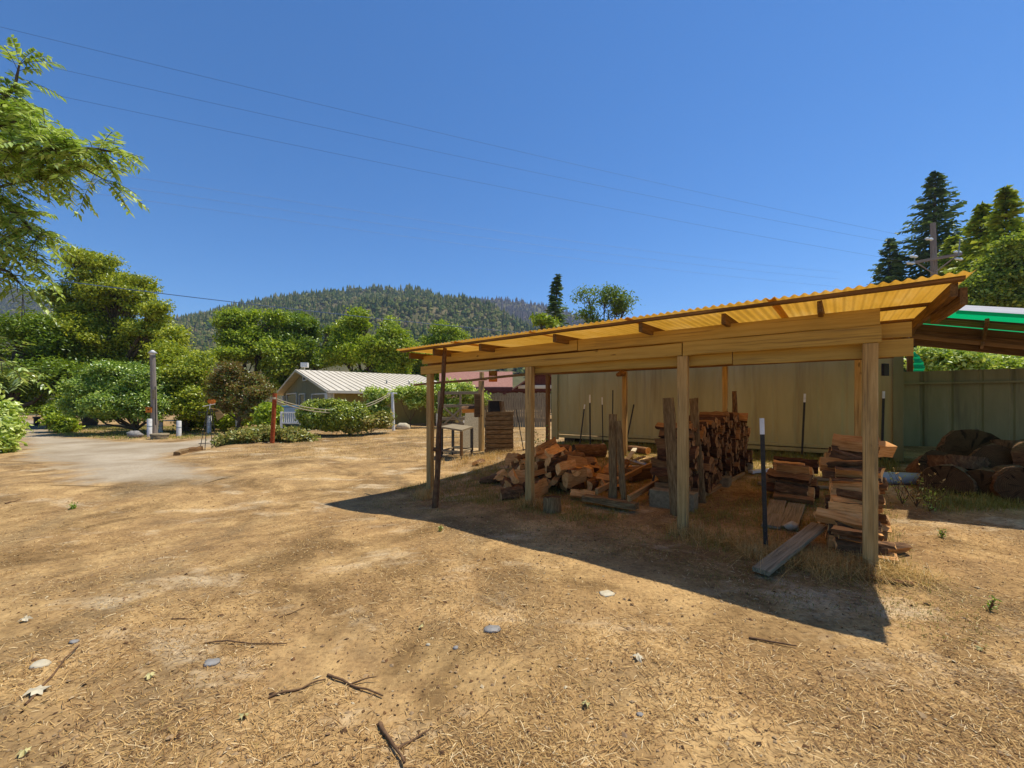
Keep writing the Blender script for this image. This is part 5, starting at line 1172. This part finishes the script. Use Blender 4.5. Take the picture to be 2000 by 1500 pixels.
# right: firs and broadleaves
conifer('fir_tree', 'tallest dark fir on the right, behind the utility pole', 'tree', (at(1826, 0, 62).x, 62, -1), at(0, 338, 62).z + 1, 11.5, 'fir', 'tall firs on the right', 48, 9, .2, .32, .5, .35)
conifer('fir_tree', 'shorter dark fir left of the tallest one, at the end of the amber roof', 'tree', (at(1738, 0, 66).x, 66, -1), at(0, 470, 66).z + 1, 10, 'fir', 'tall firs on the right', 38, 9, .2, .32, .5, .35)
conifer('fir_tree', 'lighter fir directly right of the utility pole top', 'tree', (at(1905, 0, 36).x, 36, 0), at(0, 400, 36).z, 4.6, 'firlight', 'tall firs on the right', 42, 10, .2, .45, .34, .4, .6)
conifer('fir_tree', 'big ragged fir at the right edge of the sky', 'tree', (at(1975, 0, 33).x, 33, 0), at(0, 372, 33).z, 4.6, 'firlight', 'tall firs on the right', 42, 10, .2, .4, .34, .45, -.5)
conifer('fir_tree', 'partly cut off fir at the very right edge', 'tree', (at(2045, 0, 47).x, 47, -1), at(0, 350, 47).z + 1, 7, 'fir', 'tall firs on the right', 38, 12, .2, .4, .62, .35, 0)
broadleaf('oak_tree', 'leafy tree filling the gap between the firs at the right edge', 'tree', gbase(1945, 46), [L(1930, 500, 34, 46), L(1965, 490, 30, 46), L(1900, 525, 36, 46), L(1975, 530, 46, 46), L(2030, 500, 44, 46)], 'oak', .14, 420, 60, .5, .3, thr=-.1, freq=.4)
conifer('fir_tree', 'young light fir below the crossarm of the utility pole', 'tree', (at(1862, 0, 44).x, 44, -1), at(0, 470, 44).z + 1, 5, 'firlight', 'tall firs on the right', 32, 11, .2, .35, .52, .3)
for lab, px, z, lobes in (
    ('leafy green tree above the green lean-to roof', 1925, 31, [L(1925, 545, 26, 31), L(1898, 570, 22, 31), L(1950, 562, 24, 31), L(1925, 600, 38, 31), L(1880, 612, 24, 31), L(1965, 600, 26, 31), L(1940, 520, 16, 31), L(1908, 545, 14, 31)]),
    ('leafy green tree at the right edge above the lean-to', 1995, 30, [L(1992, 505, 20, 30), L(2012, 540, 30, 30), L(1990, 590, 34, 30), L(2045, 560, 44, 30), L(1978, 480, 14, 30), L(1975, 550, 22, 30), L(2020, 490, 24, 30)])):
    broadleaf('oak_tree', lab, 'tree', gbase(px, z), lobes, 'oak', .12, 520, 64, .4, .28, thr=-.15, freq=.45)
for lab, px, z, lobes in (
    ('sunlit bush seen through the gap above the steel fence, left half', 1840, 20, [L(1815, 705, 24, 20), L(1850, 700, 28, 20), L(1830, 740, 40, 20)]),
    ('sunlit bush seen through the gap above the steel fence, right half', 1930, 19, [L(1895, 708, 26, 19), L(1940, 712, 26, 19), L(1985, 718, 26, 19), L(1940, 745, 44, 19)])):
    bush('green_bush', lab, 'bush', gbase(px, z), lobes, 'vine', .1, 160, 40, .22)

# hedge, low shrubs, vines near the house
hb_ = gp(652, 838)
def hlobe(px, py, rp, z, **k): return plobe(px, py, rp, z, **k)
bush('clipped_hedge', 'big rounded clipped hedge in front of the house', 'hedge', hb_,
    [plobe(612, 808, 27, 19.3, ry=.95), plobe(650, 807, 30, 19.0, ry=.9), plobe(688, 810, 27, 19.2, ry=.9), plobe(632, 815, 28, 18.9, ry=.85), plobe(670, 815, 28, 18.9, ry=.85), plobe(614, 824, 22, 19.3, ry=.7), plobe(650, 826, 24, 19, ry=.7), plobe(688, 826, 22, 19.2, ry=.7)], 'hedge', .055, 1500, 60, .075, thr=-.9, low=-.75, split=False)
bush('low_shrub', 'low spreading grey green shrub around the rusty post', 'shrub', gp(515, 868),
    [plobe(450, 862, 22, 16.4, ry=.5), plobe(490, 856, 30, 16.6, ry=.55), plobe(530, 853, 30, 16.9, ry=.6), plobe(572, 854, 28, 17, ry=.5), plobe(598, 860, 14, 17, ry=.5)], 'lavender', .07, 420, 40, .13, thr=-.8, low=-.1)
bush('low_shrub', 'dry grey shrub between the hedge and the white washing line post', 'shrub', gp(730, 842),
    [plobe(690, 838, 16, 19, ry=.55), plobe(718, 830, 22, 19.4, ry=.7), plobe(748, 824, 22, 20, ry=.8)], 'lavender', .07, 220, 36, .13, thr=-.8, low=-.1)
for lab, b, lobes in (
    ('leafy vine clump behind the white washing line post', 742, [plobe(735, 792, 18, 24), plobe(752, 775, 14, 24), plobe(742, 815, 20, 24), plobe(728, 770, 8, 24)]),
    ('trailing vine along the porch, left of the shed', 800, [plobe(780, 772, 14, 24), plobe(805, 768, 14, 24), plobe(825, 765, 14, 24), plobe(815, 785, 14, 24)]),
    ('bright leafy vine climbing behind the left end of the shed', 880, [plobe(850, 770, 20, 24), plobe(880, 762, 24, 24), plobe(912, 768, 22, 24), plobe(865, 795, 24, 24), plobe(905, 798, 26, 24), plobe(935, 780, 16, 24)])):
    bush('grape_vine', lab, 'vine', gbase(b, 24), lobes, 'vine', .085, 190, 36, .17, thr=-.25)
for lab, b, z, lobes in (
    ('green bush behind the white bollards, left of the windmill', 385, 29, [plobe(365, 828, 14, 29), plobe(392, 822, 18, 29), plobe(418, 826, 16, 29)]),
    ('green bush under the bronze leaved tree', 455, 28.5, [plobe(438, 828, 14, 28.5), plobe(462, 822, 18, 28.5), plobe(490, 818, 20, 28.5), plobe(510, 823, 16, 28.5)]),
    ('rose bush left of the white railing', 536, 22.5, [plobe(526, 805, 11, 23.5), plobe(534, 822, 11, 23.5), plobe(516, 822, 12, 23.5)]),
    ('weeping green bush over the tree stump', 118, 27, [plobe(108, 806, 12, 27.5), plobe(120, 822, 16, 27), plobe(128, 836, 12, 27)]),
    ('green bush at the left edge beside the drive', -5, 17, [plobe(-20, 815, 30, 17), plobe(0, 845, 22, 16.5), plobe(-10, 870, 18, 16)]),
    ('long low hedge along the far left of the field', 40, 38, [plobe(-20, 800, 22, 38), plobe(20, 798, 18, 38), plobe(60, 798, 16, 38), plobe(90, 800, 14, 38)]),
    ('dark bush under the large tree, beyond the drive', 160, 30, [plobe(130, 790, 22, 31), plobe(165, 785, 24, 31), plobe(200, 795, 20, 31)])):
    bush('green_bush', lab, 'bush', gbase(b, z), lobes, 'maple' if b != -5 else 'vine', .1, 150, 40, .2)

# ---- walnut branches reaching in from the left: long compound leaves
def walnut():
    base = Vector((-8.3, 4.9, gz(-8.3, 4.9))); root = thing('walnut_tree', 'near walnut tree reaching in from the left edge with long feathery leaves', 'tree', base)
    tk = MB(); top = base + Vector((.2, .1, 3.2)); tube(tk, wob(base - Vector((0, 0, .2)), top, 5, .1), [.26, .2, .18, .16, .15, .13], 10, jit=.05)
    limbs = [([(-330, 330, 4.9), (-150, 318, 4.6), (0, 300, 4.4), (100, 292, 4.3), (178, 290, 4.25), (226, 297, 4.2)], 1.0),
             ([(-150, 318, 4.6), (-20, 240, 4.6), (30, 165, 4.7), (38, 125, 4.7)], .8), ([(-20, 250, 4.7), (40, 235, 4.6), (90, 250, 4.5)], .7),
             ([(0, 300, 4.4), (60, 270, 4.3), (100, 275, 4.2)], .8), ([(100, 292, 4.3), (152, 322, 4.25), (202, 350, 4.2)], .6), ([(60, 296, 4.4), (90, 328, 4.3), (125, 348, 4.2)], .7),
             ([(-330, 420, 4.9), (-120, 400, 4.6), (0, 395, 4.5), (45, 430, 4.4), (75, 465, 4.3)], 1.0), ([(-60, 380, 4.5), (20, 360, 4.4), (75, 350, 4.3)], .8),
             ([(-200, 470, 4.7), (-60, 460, 4.5), (20, 480, 4.4), (60, 510, 4.4)], 1.0), ([(-200, 520, 4.6), (-50, 510, 4.5), (15, 530, 4.5), (45, 560, 4.5)], .9),
             ([(-200, 280, 4.9), (-60, 200, 4.8), (0, 180, 4.7), (20, 190, 4.6)], .9), ([(-120, 240, 5.1), (-20, 210, 5.0), (40, 225, 4.9)], .9), ([(-120, 330, 5.2), (0, 330, 5.1), (70, 320, 5.0), (120, 310, 4.9)], .9),
             ([(-160, 440, 5.1), (-30, 430, 5.0), (40, 450, 4.9)], .9), ([(-200, 640, 4.6), (-90, 660, 4.4), (-20, 690, 4.2), (20, 715, 4.1)], .7), ([(-200, 680, 4.8), (-100, 700, 4.6), (-30, 720, 4.5)], .8)]
    S = []; 
    def frond(p, d, Ln, dirside):
        d = d.normalized(); n = int(Ln / .034); side = d.cross(Vector((0, 0, 1))).normalized(); pts = []
        for i in range(n + 1):
            k = i / n; q = p + d * Ln * k + Vector((0, 0, -Ln * .3 * k * k)); pts.append(q)
        tube(tk, pts[::max(1, n // 4)], .0028, 4, cap=False)
        for i in range(2, n + 1):
            k = i / n; q = pts[i]; dd = (pts[i] - pts[i - 1]).normalized(); sz = .05 * (1 - .3 * abs(k - .45) * 1.8) * rng.uniform(.85, 1.2)
            for sg in (-1, 1):
                a = (side * sg * .85 + dd * .5 + Vector((0, 0, -.25 + rng.normal(0, .25)))).normalized(); b = a.cross(Vector((0, 0, 1))).normalized() + Vector((0, 0, rng.normal(0, .25))); w = sz * .23
                S.append([q, q + a * sz * .75 + b * w * 1.6, q + a * sz * 1.9 + Vector((0, 0, -.012)), q + a * sz * .75 - b * w * 1.6])
    allp = []
    for pts, dn in limbs:
        P = [at(*p) for p in pts]; r0 = .02 * dn
        if pts[0][0] < -100: P = [top.lerp(P[0], .3) if pts[0][0] > -250 else top] + P; r0 = .036
        m = len(P); tube(tk, P, [r0 * (1 - .85 * i / (m - 1)) + .003 for i in range(m)], 6)
        for i in range(m - 1):
            seg = P[i + 1] - P[i]; nn = max(1, int(seg.length / .04))
            for j in range(nn):
                p = P[i].lerp(P[i + 1], (j + rng.random()) / nn)
                if (p.x / p.y * F + 1000) < -260: continue
                for _ in range(2):
                    if rng.random() > dn * .95: continue
                    rv = Vector(rng.normal(size=3)).normalized(); d = seg.normalized() * .45 + Vector((rv.x, rv.y, rv.z * .8 + .22))
                    frond(p, d, rng.uniform(.22, .38), 1)
        for _ in range(4): frond(P[-1], (P[-1] - P[-2]).normalized() + Vector((rng.normal(0, .3), rng.normal(0, .5), rng.normal(.1, .3))), rng.uniform(.3, .42), 1)
    cr = MB(); v = np.array([[tuple(q) for q in s] for s in S]).reshape(-1, 3); cr.add(v, np.arange(len(v)).reshape(-1, 4)); cr.obj('crown', LM['walnut'], root); tk.obj('trunk', MT['trunk'], root)
walnut()

# ================================================================ GROUND COVER
def scatter(n, fx, y0=1.3, y1=16, pw=1.6):
    """random ground points, denser near by"""
    y = y0 * (y1 / y0) ** (rng.random(n) ** pw * 1.0); x = y * rng.uniform(-1.45, 1.45, n); return x, y
def zs(x, y): return np.array([gz(a, b) for a, b in zip(x, y)])
def strawmat():
    m = NT('straw_litter'); r = m.island(); c = m.ramp(r, [(0, lin(96, 66, 38)), (.25, lin(146, 108, 62)), (.6, lin(186, 146, 86)), (.86, lin(206, 168, 106)), (1, lin(232, 206, 156))]); m.bsdf(c, .8, None, 0, .25); return m.m
def straw(n):
    x, y = scatter(n, 1, 1.2, 15, 1.25); keep = np.array([mnoise.noise((a * .9, b * .9, 2.2)) + .55 * mnoise.noise((a * 2.6, b * 2.6, 5)) > rng.uniform(-.5, .4) for a, b in zip(x, y)])
    keep &= ~((x < -9) & (y > 8)); x, y = x[keep], y[keep]; n = len(x); z = zs(x, y) + .004
    th = rng.uniform(0, 2 * np.pi, n); ln = rng.gamma(2.0, .0062, n) + .005; ln = np.clip(ln, .005, .07); w = rng.uniform(.0007, .0015, n) * (1 + y * .06)
    d = np.stack([np.cos(th), np.sin(th), rng.normal(.12, .22, n)], 1) * ln[:, None]; s = np.stack([-np.sin(th), np.cos(th), rng.normal(0, .3, n)], 1) * w[:, None]
    c = np.stack([x, y, z], 1); mid = c + np.array([0, 0, 1]) * np.abs(rng.normal(0, .004, n))[:, None]
    v = np.stack([c - d - s, c - d + s, mid + s * 1.2, c + d + s * .6, c + d - s * .6, mid - s * 1.2], 1).reshape(-1, 3); i = np.arange(n)[:, None] * 6
    v[:, 2] = np.maximum(v[:, 2], np.repeat(z, 6) - .003)
    mb = MB(); mb.add(v, np.concatenate([i + np.array([[0, 1, 2, 5]]), i + np.array([[5, 2, 3, 4]])], 0)); o = mb.obj('straw_litter', strawmat(), None, (0, 0, 0)); tag(o, 'chopped dry straw strewn over the dirt yard', 'straw', None, 'stuff')
straw(200000)
def chips(n):
    x, y = scatter(n, 1, 1.2, 12, 1.2); z = zs(x, y) + .003; th = rng.uniform(0, 6.28, n); a = rng.gamma(2, .003, n) + .002; b = a * rng.uniform(.35, .9, n)
    t1 = np.stack([np.cos(th), np.sin(th), rng.normal(0, .3, n)], 1) * a[:, None]; t2 = np.stack([-np.sin(th), np.cos(th), rng.normal(0, .3, n)], 1) * b[:, None]; c = np.stack([x, y, z], 1); up = np.array([0, 0, 1.]) * (b * .6)[:, None]
    v = np.stack([c - t1, c - t2, c + t1, c + t2, c + up], 1).reshape(-1, 3); i = np.arange(n)[:, None] * 5
    mb = MB(); mb.add(v, np.concatenate([i + np.array([[0, 1, 4]]), i + np.array([[1, 2, 4]]), i + np.array([[2, 3, 4]]), i + np.array([[3, 0, 4]])], 0))
    m = NT('ground_chips'); r = m.island(); c_ = m.ramp(r, [(0, lin(66, 48, 32)), (.35, lin(120, 86, 54)), (.6, lin(150, 124, 92)), (.9, lin(170, 140, 100)), (1, lin(206, 186, 146))]); m.bsdf(c_, .9, None, 0, .2)
    o = mb.obj('ground_debris', m.m, None, (0, 0, 0)); tag(o, 'scattered bark crumbs and grit on the dirt yard', 'debris', None, 'stuff')
chips(12000)
def tufts(name, label, P, per, spread_, h, mat, w=.003, lean=.7, cat='grass'):
    P = np.array(P); n = len(P) * per; c = np.repeat(P, per, 0) + np.concatenate([rng.normal(0, spread_, (n, 2)), np.zeros((n, 1))], 1); c[:, 2] = zs(c[:, 0], c[:, 1]) - .005
    mb = MB(); blades(mb, c, h, w, lean); o = mb.obj(name, LM[mat], None, (0, 0, 0)); tag(o, label, cat, None, 'stuff')
# stubble of the sunny yard
x, y = scatter(2600, 1, 1.5, 22, 1.0); k = np.array([mnoise.noise((a * .6, b * .6, 8.8)) > -.05 for a, b in zip(x, y)]) & ~((x < -9) & (y > 8)); tufts('dry_stubble', 'short dry grass stubble over the yard', np.stack([x[k], y[k], 0 * x[k]], 1), 9, .035, .022, 'drygrass', .0016, 1.4)
# taller olive and dry grass under and behind the shed
PA = gp(1486, 1124); PB = at(1600, 1026, 4.72); PD = Vector((PB.x - PA.x, PB.y - PA.y, 0))
T = []
for _ in range(3000):
    t, s = rng.uniform(-.25, 7.2), rng.uniform(-.35, 6.2)
    if mnoise.noise((t * .7, s * .7, 3)) < -.22 and s < 4: continue
    if abs((t - .62) * .95 + (s - .25) * .3) < .0: continue
    q_ = SH(t, s); k_ = max(0, min(1, ((q_ - Vector((PA.x, PA.y, 0))).dot(PD)) / PD.length_squared))
    if (Vector((PA.x, PA.y, 0)) + PD * k_ - Vector((q_.x, q_.y, 0))).length < .2 or 1.0 < s < 3.9 and 1.4 < t < 3.4 and rng.random() < .6 or (s < 1 and 1.95 < t < 2.6): continue
    T.append(tuple(SH(t, s)))
tufts('shed_grass', 'dull olive grass growing under the woodshed', T, 24, .09, .06, 'shadegrass', .0026, .9)
T = [tuple(SH(rng.uniform(-.6, 7), rng.uniform(-1.3, .2))) for _ in range(900)]; tufts('matted_grass', 'short matted grass in the front shade of the woodshed', T, 14, .1, .026, 'shadegrass', .002, 1.3)
T = [tuple(SH(rng.uniform(-.6, 7.4), rng.uniform(5.2, 6.0))) for _ in range(420)]; tufts('wall_weeds', 'dark weeds along the foot of the container', T, 16, .08, .16, 'shadegrass', .004, .6)
T = [tuple(SH(rng.normal(.55, .32), rng.normal(-.12, .14))) for _ in range(150)] + [tuple(SH(rng.normal(.1, .2), rng.normal(.05, .12))) for _ in range(30)]; tufts('long_dry_grass', 'long bent straw coloured grass at the foot of the right corner post', T, 30, .05, .15, 'drygrass', .0022, 1.9)
T = []
for (t, s, r, n) in ((6.35, -.05, .12, 26), (4.03, -.02, .1, 16), (1.73, 0, .12, 16), (6.1, -.3, .1, 14), (8.2, 3.6, .5, 70), (7.6, 2.8, .6, 60)):
    T += [tuple(SH(rng.normal(t, r), rng.normal(s, r))) for _ in range(n)]
tufts('post_grass', 'dry grass tufts at the feet of the posts', T, 22, .05, .15, 'drygrass', .0024, .9)
T = []
for _ in range(380):
    p = at(rng.uniform(1800, 2080), 950, rng.uniform(5.5, 7.4)); T.append(tuple(p))
tufts('pile_grass', 'green grey grass in the shade before the pile of log rounds', T, 26, .08, .1, 'shadegrass', .003, .8)
# lawn edge beyond the yard and meadow on the far left
T = []
for _ in range(1500):
    yy = rng.uniform(12, 24); xx = rng.uniform(-11, 1) ; 
    if xx < -9.4 and yy < 22: continue
    T.append((xx, yy, 0))
tufts('yard_grass', 'sunburnt grass at the far side of the yard', T, 14, .12, .06, 'drygrass', .004, .9)
T = [(rng.uniform(-40, -17), rng.uniform(22, 34), 0) for _ in range(1600)]; T = [p for p in T if not inside(ROAD, p[0], p[1])]; tufts('far_meadow', 'half green half dry grass beyond the drive', T, 14, .22, .12, 'lavender', .01, .9)

# sprigs and weeds one can count
def weed(p, h, n, mat, label, name='weed', leaf=.03, group=None):
    root = thing(name, label, 'weed', p, group); st_ = MB(); lf = MB(); Pn = []; Nn = []
    for i in range(n):
        th = rng.uniform(0, 6.28); q = p + Vector((math.cos(th) * h * rng.uniform(.1, .5), math.sin(th) * h * rng.uniform(.1, .5), h * rng.uniform(.6, 1))); pts = wob(p, q, 4, h * .1); tube(st_, pts, [.005, .004, .004, .003, .002], 4)
        for k in range(10):
            c = pts[1 + k % 4] + Vector(rng.normal(0, leaf, 3)); Pn.append(tuple(c)); Nn.append(rng.normal(size=3) + [0, 0, .5])
    leaves(lf, np.array(Pn), np.array(Nn), leaf, .4); st_.obj('stem', MT['twig'], root); lf.obj('foliage', LM[mat], root); return root
weed(SH(6.55, 4.15, 0, True), .75, 4, 'fig', 'pale leafy sprig growing beside the back left shed post', leaf=.045)
for (px, py, h, n, lab) in ((1762, 985, .5, 7, 'sunlit yellowing weed at the left of the log rounds, nearest the corner post'), (1790, 990, .62, 9, 'tallest sunlit weed before the log rounds'), (1815, 1000, .4, 6, 'low sunlit weed in front of the hollow log round')):
    weed(gp(px, py), h, n, 'vine' if h < .6 else 'drygrass', lab, leaf=.022)
weed(gp(1932, 1195), .12, 5, 'fig', 'small green weed in the sunny dirt right of the shed shadow', leaf=.014)
weed(gp(860, 1040), .07, 6, 'fig', 'small green weed on the edge of the shed shadow', leaf=.012)
weed(gp(1840, 1050), .09, 6, 'fig', 'tiny green weed in the dirt below the log rounds', leaf=.014)
weed(gp(145, 995), .08, 7, 'fig', 'small dark green tuft alone in the left of the yard', leaf=.02)
# fallen sticks, leaves and stones one can count in the yard
def stick(a, b, r, label, fork=0):
    A, B = gp(*a), gp(*b); A.z += r; B.z += r * 2; mb = MB(); q = wob(A, B, 7, .05 * (B - A).length); q = [Vector((p.x, p.y, max(p.z, gz(p.x, p.y) + r))) for p in q]; tube(mb, q, [r * (1 - .5 * i / 7) for i in range(8)], 6, jit=.1)
    if fork: c = q[3]; d = (q[5] - q[3]); n_ = Vector((-d.y, d.x, .02)); tube(mb, [c, c + d * .5 + n_ * .5, c + d * .9 + n_ * .7], [r * .7, r * .5, r * .3], 5)
    single('fallen_stick', mb, MT['twig'], label, 'stick', A, 'sticks lying in the yard')
for a, b, r, lab, fk in (((50, 1385), (155, 1270), .007, 'long thin stick pointing at the large pale stone at the lower left', 0), ((525, 1362), (636, 1330), .007, 'dark stick, left half of the broken pair in the middle of the yard', 0), ((640, 1318), (748, 1358), .008, 'dark forked stick, right half of the broken pair in the middle of the yard', 1),
    ((742, 1416), (790, 1500), .012, 'thick peeling stick running off the bottom edge', 0), ((778, 1460), (838, 1436), .007, 'short stick beside the thick peeling one at the bottom edge', 0), ((400, 1262), (560, 1258), .006, 'long thin stick lying level left of the middle', 0), ((1464, 1254), (1556, 1268), .008, 'straight dark stick just below the shed shadow', 0), ((545, 1208), (596, 1188), .004, 'thin short twig in the middle of the yard', 0), ((335, 1210), (388, 1212), .004, 'thin short twig lying level at the left', 0), ((10, 985), (40, 978), .01, 'stick at the left edge near the drive', 0), ((1690, 1425), (1720, 1440), .005, 'short twig at the lower right', 0)): stick(a, b, r, lab, fk)
for (px, py, r, sq, mt_, lab) in ((78, 1303, .055, .35, 'palestone', 'pale flat stone at the lower left'), (414, 1299, .05, .3, 'stone', 'blue grey flat stone left of the middle'), (960, 1236, .06, .3, 'stone', 'blue grey flat stone sunk in the dirt at the centre'), (145, 1256, .03, .4, 'stone', 'small grey stone above the pale flat one'), (890, 1267, .022, .5, 'stone', 'tiny grey stone beside the sunken flat one'), (836, 1259, .016, .6, 'palestone', 'tiny pale stone left of the sunken flat one'), (1250, 1409, .018, .5, 'stone', 'tiny grey pebble at the bottom right of the middle'), (1185, 1166, .07, .12, 'palestone', 'pale flat slab of rock level with the dirt near the shadow edge')):
    p = gp(px, py); rock(p + Vector((0, 0, r * sq * .3)), r, sq, int(px), mt_, lab)
def fallen_leaf(px, py, r, label):
    p = gp(px, py) + Vector((0, 0, .012)); V = [tuple(p + Vector((0, 0, .012)))]; n = 14
    for i in range(n): a = 2 * math.pi * i / n; k = r * (1 if i % 2 else .55) * rng.uniform(.8, 1.1); V.append((p.x + math.cos(a) * k, p.y + math.sin(a) * k, p.z + rng.normal(.006, .008)))
    mb = MB(); mb.add(V, [(0, i + 1, (i + 1) % n + 1) for i in range(n)]); single('fallen_leaf', mb, MT['palestone'] if r > .035 else MT['leafbeige'], label, 'leaf', p, 'pale leaves lying in the yard')
for px, py, r, lab in ((75, 1360, .06, 'largest curled pale leaf at the lower left'), (50, 1218, .04, 'pale leaf near the left edge'), (1247, 1293, .038, 'curled pale leaf right of the centre'), (1144, 1386, .03, 'yellow green leaf below the centre'), (476, 1410, .028, 'yellow green leaf at the bottom left of the centre'), (293, 1331, .03, 'small pale leaf left of the broken sticks'), (822, 1224, .024, 'small pale leaf above the sunken flat stone'), (48, 1478, .03, 'small pale leaf near the bottom left corner'), (1916, 1276, .03, 'small white leaf at the right edge of the yard')): fallen_leaf(px, py, r, lab)
